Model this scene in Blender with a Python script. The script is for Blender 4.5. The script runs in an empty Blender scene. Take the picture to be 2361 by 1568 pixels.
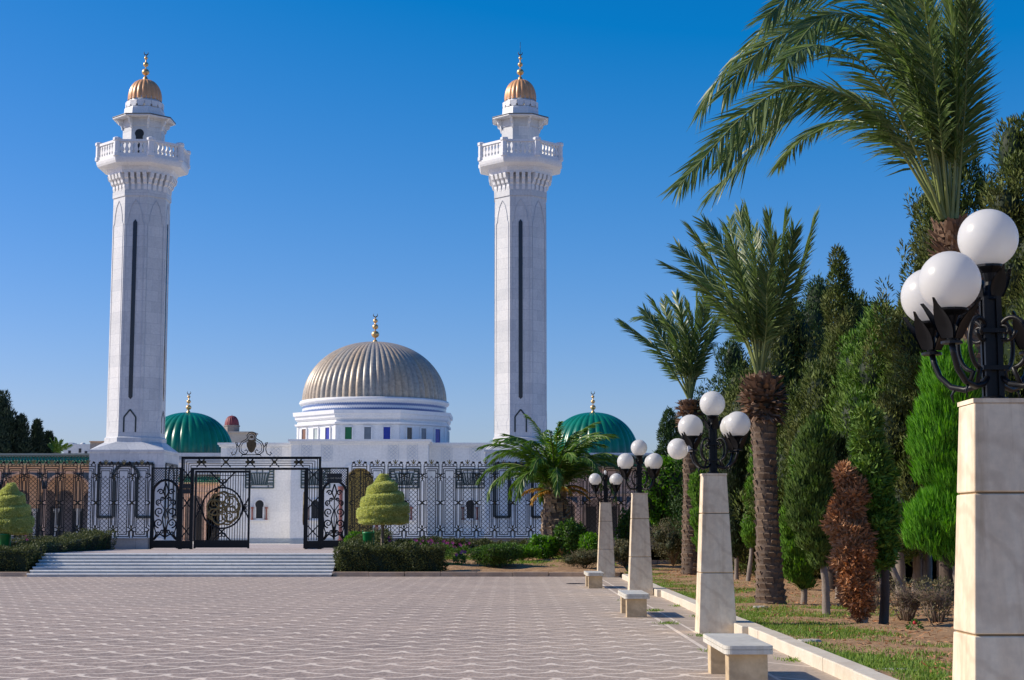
import bpy, math, random
import numpy as np
from mathutils import Vector
random.seed(7); RNG = np.random.default_rng(11)
SC = bpy.context.scene; COL = SC.collection
PI = math.pi; R = math.radians

# ------------------------------------------------------------------ camera
PITCH = math.atan(434/3700.0); EYE = 1.6; F = 3700.0
cam = bpy.data.cameras.new('camera'); camo = bpy.data.objects.new('camera', cam); COL.objects.link(camo)
camo.location = (0, 0, EYE); camo.rotation_euler = (PI/2+PITCH, 0, 0)
cam.sensor_width = 36; cam.lens = F/2361*36; cam.clip_end = 6000; cam.clip_start = 0.1
SC.camera = camo
def at(x, y, Y):
    """a measured direction of the survey photo, taken to the distance Y"""
    u = (x-1180.5)/F; v = (784-y)/F
    dy = math.cos(PITCH)-v*math.sin(PITCH); dz = math.sin(PITCH)+v*math.cos(PITCH)
    t = Y/dy
    return Vector((t*u, Y, EYE+t*dz))
def zz(y, Y): return at(1180.5, y, Y).z
def xx(x, Y, y=1150): return at(x, y, Y).x

# ------------------------------------------------------------------ tags and links
def tag(o, label=None, cat=None, group=None, kind=None):
    if label: o['label'] = label
    if cat: o['category'] = cat
    if group: o['group'] = group
    if kind: o['kind'] = kind
    return o
def empty(name, loc, label, cat, group=None):
    o = bpy.data.objects.new(name, None); COL.objects.link(o); o.location = loc
    o.empty_display_size = .3
    return tag(o, label, cat, group)
def org(o):
    v = Vector((0, 0, 0))
    while o is not None:
        v += Vector(o.location); o = o.parent
    return v
def copy_tree(o, parent=None):
    c = o.copy(); COL.objects.link(c); c.parent = parent
    for ch in list(o.children): copy_tree(ch, c)
    return c

# ------------------------------------------------------------------ mesh builders
def link_mesh(name, verts, loops, starts, totals, mats, parent=None, midx=None, smooth=False, rnd=None):
    me = bpy.data.meshes.new(name)
    verts = np.asarray(verts, dtype=np.float32)
    if parent is not None:
        p = org(parent); verts = verts-np.array((p.x, p.y, p.z), dtype=np.float32)
    me.vertices.add(len(verts)); me.vertices.foreach_set('co', verts.ravel())
    me.loops.add(len(loops)); me.loops.foreach_set('vertex_index', np.asarray(loops, dtype=np.int32))
    me.polygons.add(len(starts)); me.polygons.foreach_set('loop_start', np.asarray(starts, dtype=np.int32))
    me.polygons.foreach_set('loop_total', np.asarray(totals, dtype=np.int32))
    if midx is not None: me.polygons.foreach_set('material_index', np.asarray(midx, dtype=np.int32))
    sm = np.zeros(len(starts), dtype=bool)
    sm[:] = smooth
    me.polygons.foreach_set('use_smooth', sm)
    for m in (mats if isinstance(mats, (list, tuple)) else [mats]): me.materials.append(m)
    if rnd is not None:
        a = me.attributes.new('rnd', 'FLOAT', 'FACE'); a.data.foreach_set('value', np.asarray(rnd, dtype=np.float32))
    me.update(calc_edges=True); me.validate()
    o = bpy.data.objects.new(name, me); COL.objects.link(o)
    if parent is not None: o.parent = parent
    return o

class MB:
    def __init__(s): s.v = []; s.f = []; s.m = []; s.sm = []; s.mi = 0; s.smooth = False
    def add(s, vs, fs, sm=None):
        b = len(s.v); s.v += [tuple(p) for p in vs]
        for f in fs:
            s.f.append([b+i for i in f]); s.m.append(s.mi); s.sm.append(s.smooth if sm is None else sm)
        return s
    def box(s, x0, x1, y0, y1, z0, z1):
        return s.add([(x0,y0,z0),(x1,y0,z0),(x1,y1,z0),(x0,y1,z0),(x0,y0,z1),(x1,y0,z1),(x1,y1,z1),(x0,y1,z1)],
              [(0,3,2,1),(4,5,6,7),(0,1,5,4),(1,2,6,5),(2,3,7,6),(3,0,4,7)], False)
    def prism(s, pts, y0, y1):
        """outline in x,z (counter-clockwise seen from -y) run from y0 to y1"""
        n = len(pts)
        vs = [(p[0], y0, p[1]) for p in pts]+[(p[0], y1, p[1]) for p in pts]
        fs = [tuple(range(n)), tuple(range(2*n-1, n-1, -1))]+[(i, n+i, n+(i+1) % n, (i+1) % n) for i in range(n)]
        return s.add(vs, fs, False)
    def slab(s, pts, z0, z1):
        n = len(pts)
        vs = [(p[0], p[1], z0) for p in pts]+[(p[0], p[1], z1) for p in pts]
        fs = [tuple(range(n-1, -1, -1)), tuple(range(n, 2*n))]+[(i, (i+1) % n, n+(i+1) % n, n+i) for i in range(n)]
        return s.add(vs, fs, False)
    def lathe(s, prof, n=24, c=(0, 0), phase=0, rib=None, sm=None, close=True):
        """prof: (r,z) from bottom to top; rib(theta,k) scales r"""
        vs = []; fs = []; m = len(prof)
        for (r, z) in prof:
            for i in range(n):
                t = phase+2*PI*i/n; q = r*(rib(t) if rib else 1)
                vs.append((c[0]+q*math.sin(t), c[1]-q*math.cos(t), z))
        for k in range(m-1):
            for i in range(n):
                j = (i+1) % n
                fs.append((k*n+i, k*n+j, (k+1)*n+j, (k+1)*n+i))
        if close:
            if prof[0][0] > 1e-6: fs.append(tuple(range(n-1, -1, -1)))
            if prof[-1][0] > 1e-6: fs.append(tuple(range((m-1)*n, m*n)))
        return s.add(vs, fs, (n > 12) if sm is None else sm)
    def tube(s, path, r, n=6, sm=True, r2=None):
        pts = [Vector(p) for p in path]; m = len(pts); vs = []; fs = []
        rr = r if isinstance(r, (list, tuple)) else [r+((r2-r)*i/(m-1) if r2 is not None else 0) for i in range(m)]
        up = None
        for i, p in enumerate(pts):
            t = (pts[min(i+1, m-1)]-pts[max(i-1, 0)])
            if t.length < 1e-9: t = Vector((0, 0, 1))
            t.normalize()
            if up is None:
                up = t.cross(Vector((0, 0, 1)) if abs(t.z) < .9 else Vector((1, 0, 0))).normalized()
            else:
                up = (up-t*up.dot(t)); up = up.normalized() if up.length > 1e-6 else t.orthogonal().normalized()
            w = t.cross(up)
            for k in range(n):
                a = 2*PI*k/n
                vs.append(p+(up*math.cos(a)+w*math.sin(a))*rr[i])
        for i in range(m-1):
            for k in range(n):
                j = (k+1) % n
                fs.append((i*n+k, i*n+j, (i+1)*n+j, (i+1)*n+k))
        fs.append(tuple(range(n-1, -1, -1))); fs.append(tuple(range((m-1)*n, m*n)))
        return s.add(vs, fs, sm)
    def bar(s, a, b, w, y, d=None):
        """flat bar in a plane of constant y, a and b are (x,z)"""
        d = d or w
        ax, az = a; bx, bz = b; L = math.hypot(bx-ax, bz-az)
        if L < 1e-6: return s
        nx, nz = -(bz-az)/L*w/2, (bx-ax)/L*w/2
        return s.prism([(ax-nx, az-nz), (bx-nx, bz-nz), (bx+nx, bz+nz), (ax+nx, az+nz)], y-d/2, y+d/2)
    def poly(s, pts, w, y, d=None, closed=False):
        q = list(pts)+([pts[0]] if closed else [])
        for a, b in zip(q[:-1], q[1:]): s.bar(a, b, w, y, d)
        return s
    def ball(s, c, r, n=16, m=10, sz=1.0):
        prof = [(r*math.sin(PI*k/m)+(1e-7 if k in (0, m) else 0), c[2]-r*sz*math.cos(PI*k/m)) for k in range(m+1)]
        return s.lathe(prof, n, (c[0], c[1]), sm=True)
    def build(s, name, mats, parent=None, bevel=0):
        loops = []; st = []; tt = []
        for f in s.f: st.append(len(loops)); tt.append(len(f)); loops += f
        o = link_mesh(name, s.v, loops, st, tt, mats, parent, s.m, np.array(s.sm, dtype=bool))
        if bevel:
            b = o.modifiers.new('worn_edges', 'BEVEL'); b.width = bevel; b.segments = 2; b.limit_method = 'ANGLE'
        return o

def unit(a): return a/np.maximum(np.linalg.norm(a, axis=1, keepdims=True), 1e-9)
def cards(cen, d, L, W, bend=0.0, face=None):
    """diamond leaves: cen (n,3) base points, d (n,3) directions"""
    n = len(cen); d = unit(d)
    side = unit(np.cross(d, RNG.normal(size=(n, 3)) if face is None else face+RNG.normal(0, .42, (n, 3))))
    L = np.broadcast_to(L, (n,))[:, None]; W = np.broadcast_to(W, (n,))[:, None]
    nrm = np.cross(d, side)
    v = np.stack([cen, cen+d*L*.5+side*W*.5+nrm*L*bend, cen+d*L, cen+d*L*.5-side*W*.5+nrm*L*bend], axis=1)
    return v.reshape(-1, 3)
def leaves(name, cen, d, L, W, mats, parent=None, midx=None, bend=0.08, face=None, rnd=None):
    v = cards(cen, d, L, W, bend, face); n = len(cen)
    o = link_mesh(name, v, np.arange(4*n), np.arange(n)*4, np.full(n, 4), mats, parent, midx, True,
                  RNG.random(n) if rnd is None else rnd)
    return o
def blob_points(blobs, n, shell=.7):
    """blobs: (cx,cy,cz,rx,ry,rz). points near the surface of each, with outward normals; those deep inside others drop out"""
    B = np.array(blobs, dtype=float); area = (B[:, 3]*B[:, 5]+B[:, 4]*B[:, 5]+B[:, 3]*B[:, 4])
    idx = RNG.choice(len(B), size=n, p=area/area.sum())
    u = unit(RNG.normal(size=(n, 3)))
    rad = shell+(1-shell)*np.sqrt(RNG.random((n, 1)))
    P = B[idx, :3]+u*rad*B[idx, 3:]; N = unit(u/B[idx, 3:])
    keep = np.ones(n, dtype=bool)
    for k, b in enumerate(B):
        q = ((P-b[:3])/b[3:]); ins = (np.sum(q*q, axis=1) < .5) & (idx != k)
        keep &= ~ins
    return P[keep], N[keep]
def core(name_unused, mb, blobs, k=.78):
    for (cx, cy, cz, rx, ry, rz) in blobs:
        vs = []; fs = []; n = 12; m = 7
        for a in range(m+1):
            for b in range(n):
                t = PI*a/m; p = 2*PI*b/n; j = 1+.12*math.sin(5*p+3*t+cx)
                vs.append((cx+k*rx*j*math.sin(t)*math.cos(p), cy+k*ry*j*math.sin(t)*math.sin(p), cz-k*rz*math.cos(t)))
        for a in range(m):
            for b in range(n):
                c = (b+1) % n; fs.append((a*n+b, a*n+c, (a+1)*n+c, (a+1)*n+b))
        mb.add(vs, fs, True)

# ------------------------------------------------------------------ materials
def nodes(name):
    m = bpy.data.materials.new(name); m.use_nodes = True; nt = m.node_tree
    return m, nt, nt.nodes['Principled BSDF']
def N(nt, t, **kw):
    n = nt.nodes.new(t)
    for k, v in kw.items():
        if k in n.inputs: n.inputs[k].default_value = v
        else: setattr(n, k, v)
    return n
def rgb(c): return (c[0], c[1], c[2], 1)
def ramp(nt, a, b, c1, c2):
    r = N(nt, 'ShaderNodeValToRGB'); e = r.color_ramp.elements
    e[0].position = a; e[0].color = rgb(c1); e[1].position = b; e[1].color = rgb(c2)
    return r
def mixc(nt, fac, a, b, mode='MIX'):
    x = N(nt, 'ShaderNodeMix', data_type='RGBA', blend_type=mode)
    for i, q in ((0, fac), (6, a), (7, b)):
        if isinstance(q, (int, float)): x.inputs[i].default_value = q
        elif isinstance(q, tuple): x.inputs[i].default_value = rgb(q)
        else: nt.links.new(q, x.inputs[i])
    return x.outputs[2]
def math_(nt, op, a, b=None, c=None):
    n = N(nt, 'ShaderNodeMath', operation=op)
    for i, q in enumerate((a, b, c)):
        if q is None: continue
        if isinstance(q, (int, float)): n.inputs[i].default_value = q
        else: nt.links.new(q, n.inputs[i])
    return n.outputs[0]
def coords(nt): return N(nt, 'ShaderNodeTexCoord').outputs['Object']
def noise(nt, vec, scale, detail=4, rough=.55, stretch=None, dist=0):
    if stretch:
        mp = N(nt, 'ShaderNodeMapping'); mp.inputs['Scale'].default_value = stretch; nt.links.new(vec, mp.inputs[0]); vec = mp.outputs[0]
    n = N(nt, 'ShaderNodeTexNoise', Scale=scale, Detail=detail, Roughness=rough, Distortion=dist); nt.links.new(vec, n.inputs['Vector'])
    return n.outputs['Fac']
def bump(nt, bs, h, strength, dist=.02):
    b = N(nt, 'ShaderNodeBump', Strength=strength, Distance=dist); nt.links.new(h, b.inputs['Height']); nt.links.new(b.outputs[0], bs.inputs['Normal'])
def stone(name, c1, c2, scale=1.2, rough=.5, fine=25, bmp=.15, vein=None, blocks=None, stretch=None, joint=(.5, .5, .52), spec=.5, streak=None):
    m, nt, bs = nodes(name); v = coords(nt)
    f = noise(nt, v, scale, 6, .6, stretch, .6)
    col = ramp(nt, .32, .68, c1, c2); nt.links.new(f, col.inputs[0]); out = col.outputs[0]
    g = noise(nt, v, fine, 3)
    gr = ramp(nt, .3, .75, (.8, .8, .8), (1.08, 1.08, 1.08)); nt.links.new(g, gr.inputs[0])
    out = mixc(nt, .6, out, gr.outputs[0], 'MULTIPLY')
    if vein:
        w = N(nt, 'ShaderNodeTexWave', Scale=vein[1], Distortion=9, Detail=4); w.inputs['Detail Scale'].default_value = 1.2
        mp = N(nt, 'ShaderNodeMapping'); mp.inputs['Rotation'].default_value = (.3, .9, .5); nt.links.new(v, mp.inputs[0]); nt.links.new(mp.outputs[0], w.inputs['Vector'])
        vr = ramp(nt, .0, .22, (1, 1, 1), (0, 0, 0)); nt.links.new(w.outputs['Fac'], vr.inputs[0])
        out = mixc(nt, math_(nt, 'MULTIPLY', vr.outputs[0], vein[2]), out, vein[0])
    if streak:
        q_ = noise(nt, v, 1.6, 5, .65, (5, 5, .3)); qr = ramp(nt, .54, .72, (1, 1, 1), streak); nt.links.new(q_, qr.inputs[0]); out = mixc(nt, .8, out, qr.outputs[0], 'MULTIPLY')
    if blocks:
        bw, bh, amt = blocks
        sx = N(nt, 'ShaderNodeSeparateXYZ'); nt.links.new(v, sx.inputs[0])
        cx = N(nt, 'ShaderNodeCombineXYZ'); nt.links.new(math_(nt, 'ADD', sx.outputs[0], math_(nt, 'MULTIPLY', sx.outputs[1], .83)), cx.inputs[0]); nt.links.new(sx.outputs[2], cx.inputs[1])
        b = N(nt, 'ShaderNodeTexBrick', Scale=1.0); b.inputs['Brick Width'].default_value = bw; b.inputs['Row Height'].default_value = bh
        b.inputs['Mortar Size'].default_value = .012; b.inputs['Color1'].default_value = (1, 1, 1, 1); b.inputs['Color2'].default_value = (.8, .815, .83, 1)
        b.inputs['Mortar'].default_value = rgb(joint); b.inputs['Bias'].default_value = -.1
        nt.links.new(cx.outputs[0], b.inputs['Vector'])
        out = mixc(nt, amt, out, b.outputs['Color'], 'MULTIPLY')
    nt.links.new(out, bs.inputs['Base Color']); bs.inputs['Roughness'].default_value = rough
    bs.inputs['Specular IOR Level'].default_value = spec
    if bmp: bump(nt, bs, g, bmp, .01)
    return m
def plain(name, c, rough=.5, metal=0, var=.15, scale=6, spec=.5, bmp=0):
    m, nt, bs = nodes(name); v = coords(nt); f = noise(nt, v, scale, 4)
    r = ramp(nt, .3, .7, tuple(q*(1-var) for q in c), tuple(min(1, q*(1+var)) for q in c)); nt.links.new(f, r.inputs[0])
    nt.links.new(r.outputs[0], bs.inputs['Base Color']); bs.inputs['Roughness'].default_value = rough
    bs.inputs['Metallic'].default_value = metal; bs.inputs['Specular IOR Level'].default_value = spec
    if bmp: bump(nt, bs, f, bmp, .02)
    return m
def leaf(name, c1, c2, c3=None, trans=.3, rough=.5, nscale=.9, spec=.35):
    """leaf colour varies leaf by leaf and in broad patches of growth"""
    m, nt, bs = nodes(name)
    at_ = N(nt, 'ShaderNodeAttribute', attribute_name='rnd')
    r = ramp(nt, 0, 1, c1, c2); nt.links.new(at_.outputs['Fac'], r.inputs[0]); out = r.outputs[0]
    if c3:
        f = noise(nt, coords(nt), nscale, 3); q = ramp(nt, .42, .62, (0, 0, 0), (1, 1, 1)); nt.links.new(f, q.inputs[0])
        out = mixc(nt, math_(nt, 'MULTIPLY', q.outputs[0], .75), out, c3)
    nt.links.new(out, bs.inputs['Base Color']); bs.inputs['Roughness'].default_value = rough; bs.inputs['Specular IOR Level'].default_value = spec
    tr = N(nt, 'ShaderNodeBsdfTranslucent'); hs = N(nt, 'ShaderNodeHueSaturation', Saturation=1.15, Value=1.3); nt.links.new(out, hs.inputs['Color']); nt.links.new(hs.outputs[0], tr.inputs['Color'])
    mx = N(nt, 'ShaderNodeMixShader'); mx.inputs[0].default_value = trans
    nt.links.new(bs.outputs[0], mx.inputs[1]); nt.links.new(tr.outputs[0], mx.inputs[2])
    nt.links.new(mx.outputs[0], nt.nodes['Material Output'].inputs[0])
    return m

M = {}
M['marble'] = stone('white_marble', (.64, .65, .655), (.76, .75, .725), .5, .45, 9, .05, blocks=(1.05, .62, .85), joint=(.7, .72, .76), streak=(.9, .9, .9))
M['facade'] = stone('facade_marble', (.86, .85, .82), (.94, .92, .88), .5, .45, 7, .05, blocks=(1.3, .75, .45), joint=(.75, .76, .78), streak=(.9, .89, .87))
M['marble_plain'] = stone('white_marble_trim', (.76, .77, .78), (.86, .85, .83), .8, .45, 12, .05)
M['marble_grey'] = stone('grey_marble', (.5, .53, .57), (.6, .62, .65), 1, .45, 12, .05)
M['marble_dark'] = stone('dark_green_marble', (.02, .03, .032), (.045, .055, .055), 2, .35, 12, .05)
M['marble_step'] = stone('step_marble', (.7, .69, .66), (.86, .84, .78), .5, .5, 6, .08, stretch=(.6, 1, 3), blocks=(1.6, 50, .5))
M['plinth'] = stone('shadowed_plinth_marble', (.3, .36, .42), (.4, .45, .5), .8, .5, 8, .05)  # bluish shadow along the foot of the wall put into the colour
M['cream'] = stone('cream_marble', (.76, .6, .4), (.96, .84, .62), 1.3, .42, 16, .06, vein=((.5, .36, .22), 1.1, .3), stretch=(2.2, 2.2, .5), streak=(.74, .68, .6))
M['mortar'] = plain('brown_mortar', (.3, .2, .1), .8)
M['bench_top'] = stone('bench_marble', (.6, .57, .49), (.76, .72, .6), 2, .4, 14, .04, streak=(.8, .77, .7))
M['tan_stone'] = stone('tan_stone', (.5, .37, .21), (.7, .55, .34), 2, .6, 22, .1, vein=((.34, .25, .15), 1.2, .4))
M['kerb'] = stone('kerb_stone', (.62, .53, .4), (.76, .68, .54), 1.5, .6, 20, .15)
M['iron'] = plain('black_iron', (.005, .006, .008), .42, .0, .3, 8, .3)
M['gold'] = plain('gilded_metal', (.66, .44, .2), .42, .8, .15, 6)
M['gilt'] = plain('dull_gilt_iron', (.085, .062, .022), .6, .2, .4, 20)
M['gilt_disc'] = plain('gilt_grille_iron', (.2, .14, .05), .5, .3, .3, 8)
M['bronze'] = plain('shield_bronze', (.13, .085, .04), .5, .5, .3, 10)
M['gold_dome'] = plain('gold_glazed_dome', (.66, .34, .15), .36, .12, .15, 2.5)
M['green_dome'] = plain('green_glazed_dome', (.003, .15, .092), .3, 0, .3, .7, .5)
M['green_tile'] = plain('green_roof_tile', (.006, .1, .05), .22, 0, .5, 6, .6)
M['red_dome'] = plain('red_dome_paint', (.24, .045, .05), .6, 0, .2, 2)
M['ochre'] = stone('ochre_sandstone', (.55, .32, .22), (.72, .48, .36), 1.3, .7, 20, .15, blocks=(.9, .38, .6), joint=(.55, .45, .4))
M['ochre_in'] = stone('inner_sandstone', (.6, .34, .18), (.78, .5, .32), 1.3, .7, 20, .15)
M['slate'] = plain('slate_blue_tile', (.035, .05, .075), .35, 0, .35, 9)
M['pale_col'] = stone('pale_column_marble', (.62, .58, .52), (.74, .7, .64), 2, .5, 12, .05)
M['red_col'] = stone('red_column_marble', (.2, .07, .06), (.3, .12, .1), 4, .4, 20, .05)
M['dark'] = plain('dark_opening', (.012, .012, .014), .5, 0, .2)
M['plaster'] = stone('white_plaster', (.68, .68, .66), (.78, .77, .74), .4, .85, 6, .1)
M['beige'] = stone('beige_plaster', (.52, .43, .34), (.62, .53, .42), .4, .85, 6, .1)
M['grey_wall'] = plain('grey_brown_wall', (.3, .26, .23), .8)
M['wallbase'] = stone('grey_base_wall', (.36, .35, .33), (.48, .46, .43), .8, .7, 10, .15, blocks=(1.4, 2, .6), joint=(.5, .5, .5))
M['bin'] = plain('green_bin_plastic', (.008, .2, .05), .4, 0, .15, 5)
M['bark'] = stone('grey_bark', (.17, .13, .1), (.33, .28, .23), 3, .9, 30, .6, stretch=(3, 3, .4))
M['bark_dark'] = stone('dark_bark', (.05, .035, .027), (.11, .08, .06), 3, .9, 30, .6, stretch=(3, 3, .4))
M['palm_bark'] = stone('palm_bark', (.06, .042, .03), (.17, .12, .085), 5, .9, 30, .5)
M['palm_scar'] = stone('palm_leaf_base', (.1, .062, .038), (.27, .19, .125), 3, .85, 30, .4)
M['palm_boot'] = stone('palm_dry_leaf_base', (.1, .058, .038), (.33, .2, .12), 3, .85, 30, .4)
M['rachis'] = plain('palm_midrib', (.2, .24, .07), .45, 0, .2, 4)
M['stem'] = plain('shrub_stem', (.16, .12, .08), .9)
M['twig'] = plain('dry_twig', (.2, .15, .11), .9)
M['fruit_red'] = plain('red_flower', (.5, .02, .03), .6)
M['pink'] = plain('pink_petal', (.6, .1, .34), .6, 0, .3, 30)
M['stonegrey'] = stone('grey_field_stone', (.36, .33, .28), (.5, .46, .4), 3, .85, 30, .3)
M['L_palm'] = leaf('palm_leaflet', (.06, .115, .03), (.21, .275, .095), None, .38, .4, 1, .45)
M['L_palm_mid'] = leaf('mid_palm_leaflet', (.055, .14, .016), (.19, .31, .05), None, .28, .42, 1, .4)
M['L_dry'] = leaf('dry_palm_leaflet', (.42, .22, .03), (.6, .36, .07), None, .3, .6)
M['L_jun'] = leaf('juniper_foliage', (.018, .045, .008), (.13, .19, .03), (.14, .15, .04), .08, .65, .8)
M['L_jun2'] = leaf('bluish_juniper_foliage', (.014, .042, .012), (.075, .14, .035), None, .08, .65)
M['L_jun3'] = leaf('bright_juniper_foliage', (.03, .095, .01), (.15, .3, .035), (.17, .24, .05), .12, .6, .7)
M['L_cyp'] = leaf('clipped_cypress_foliage', (.06, .16, .016), (.16, .31, .035), None, .25, .6)
M['L_cyp2'] = leaf('olive_cypress_foliage', (.04, .085, .014), (.12, .19, .035), None, .2, .65)
M['L_cyp_shade'] = leaf('shaded_cypress_foliage', (.012, .027, .008), (.03, .055, .014), None, .15, .65)  # foliage with the shade of the grove put into its colour
M['L_thuja'] = leaf('feathery_thuja_foliage', (.04, .17, .006), (.16, .4, .02), None, .35, .55)
M['L_brown'] = leaf('dead_cypress_foliage', (.18, .075, .032), (.66, .31, .14), (.42, .25, .14), .2, .8, 1.4)
M['L_top'] = leaf('topiary_foliage', (.46, .5, .13), (.82, .83, .38), None, .3, .55)
M['L_hedge'] = leaf('hedge_foliage', (.04, .055, .018), (.13, .15, .045), None, .2, .6)
M['L_shrub'] = leaf('shrub_foliage', (.04, .1, .015), (.12, .23, .04), None, .25, .55)
M['L_bright'] = leaf('hibiscus_foliage', (.06, .17, .012), (.16, .35, .03), None, .35, .5)
M['L_dull'] = leaf('dusty_shrub_foliage', (.08, .08, .035), (.2, .18, .09), None, .2, .7)
M['L_far'] = leaf('distant_conifer_foliage', (.014, .033, .02), (.035, .06, .035), None, .1, .7)
M['L_grass'] = leaf('lawn_grass', (.1, .2, .025), (.27, .37, .07), None, .3, .6)
def glass_mat(name, c, rough=.15): return plain(name, c, rough, 0, .1, 3)
M['w_brown'] = glass_mat('brown_glass', (.2, .1, .06)); M['w_pale'] = glass_mat('pale_glass', (.42, .48, .46))
M['w_blue'] = glass_mat('blue_glass', (.01, .03, .3)); M['w_green'] = glass_mat('green_glass', (.004, .12, .04))
M['w_grey'] = glass_mat('grey_glass', (.14, .17, .21)); M['w_dark'] = glass_mat('dark_glass', (.03, .025, .03))

def opal():
    m, nt, bs = nodes('opal_globe_plastic'); v = coords(nt)
    f = noise(nt, v, 2.5, 3); c = ramp(nt, .3, .7, (.79, .78, .74), (.87, .86, .83)); nt.links.new(f, c.inputs[0])
    sx = N(nt, 'ShaderNodeSeparateXYZ'); nt.links.new(v, sx.inputs[0])
    nt.links.new(c.outputs[0], bs.inputs['Base Color']); bs.inputs['Roughness'].default_value = .28
    tr = N(nt, 'ShaderNodeBsdfTranslucent', Color=(.9, .89, .86, 1)); mx = N(nt, 'ShaderNodeMixShader'); mx.inputs[0].default_value = .42
    nt.links.new(bs.outputs[0], mx.inputs[1]); nt.links.new(tr.outputs[0], mx.inputs[2]); nt.links.new(mx.outputs[0], nt.nodes['Material Output'].inputs[0])
    return m
M['globe'] = opal()
def rib_dome():
    m, nt, bs = nodes('weathered_bronze_dome'); v = coords(nt)
    f = noise(nt, v, .9, 5, .6, (1, 1, .5)); c = ramp(nt, .35, .65, (.4, .39, .34), (.5, .38, .25)); nt.links.new(f, c.inputs[0])
    g = noise(nt, v, 5, 4); gr = ramp(nt, .3, .7, (.6, .6, .62), (1.12, 1.1, 1.05)); nt.links.new(g, gr.inputs[0])
    at_ = N(nt, 'ShaderNodeAttribute', attribute_name='rnd'); rr = ramp(nt, 0, 1, (.36, .36, .34), (.56, .43, .29)); nt.links.new(at_.outputs['Fac'], rr.inputs[0])
    out = mixc(nt, .6, c.outputs[0], rr.outputs[0])
    nt.links.new(mixc(nt, .85, out, gr.outputs[0], 'MULTIPLY'), bs.inputs['Base Color'])
    bs.inputs['Roughness'].default_value = .38; bs.inputs['Metallic'].default_value = .06
    return m
M['dome'] = rib_dome()
def zigzag():
    m, nt, bs = nodes('blue_zigzag_tiles'); v = coords(nt)
    sx = N(nt, 'ShaderNodeSeparateXYZ'); nt.links.new(v, sx.inputs[0])
    an = math_(nt, 'ARCTAN2', sx.outputs[0], sx.outputs[1])
    tri = math_(nt, 'PINGPONG', math_(nt, 'MULTIPLY', an, 90/PI), .5)
    zr = math_(nt, 'ADD', math_(nt, 'MULTIPLY', sx.outputs[2], 2.6), math_(nt, 'MULTIPLY', tri, .5))
    k = math_(nt, 'FRACT', zr); s = math_(nt, 'GREATER_THAN', k, .5)
    nt.links.new(mixc(nt, s, (.1, .17, .36), (.72, .74, .77)), bs.inputs['Base Color']); bs.inputs['Roughness'].default_value = .3
    return m
M['zigzag'] = zigzag()
def lattice_gold():
    m, nt, bs = nodes('gilded_door_panel'); v = coords(nt)
    vo = N(nt, 'ShaderNodeTexVoronoi', Scale=6.0, feature='DISTANCE_TO_EDGE'); nt.links.new(v, vo.inputs['Vector'])
    r = ramp(nt, .03, .09, (.04, .03, .01), (.34, .24, .06)); nt.links.new(vo.outputs['Distance'], r.inputs[0])
    nt.links.new(r.outputs[0], bs.inputs['Base Color']); bs.inputs['Roughness'].default_value = .4; bs.inputs['Metallic'].default_value = .3
    return m
M['gold_door'] = lattice_gold()

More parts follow.
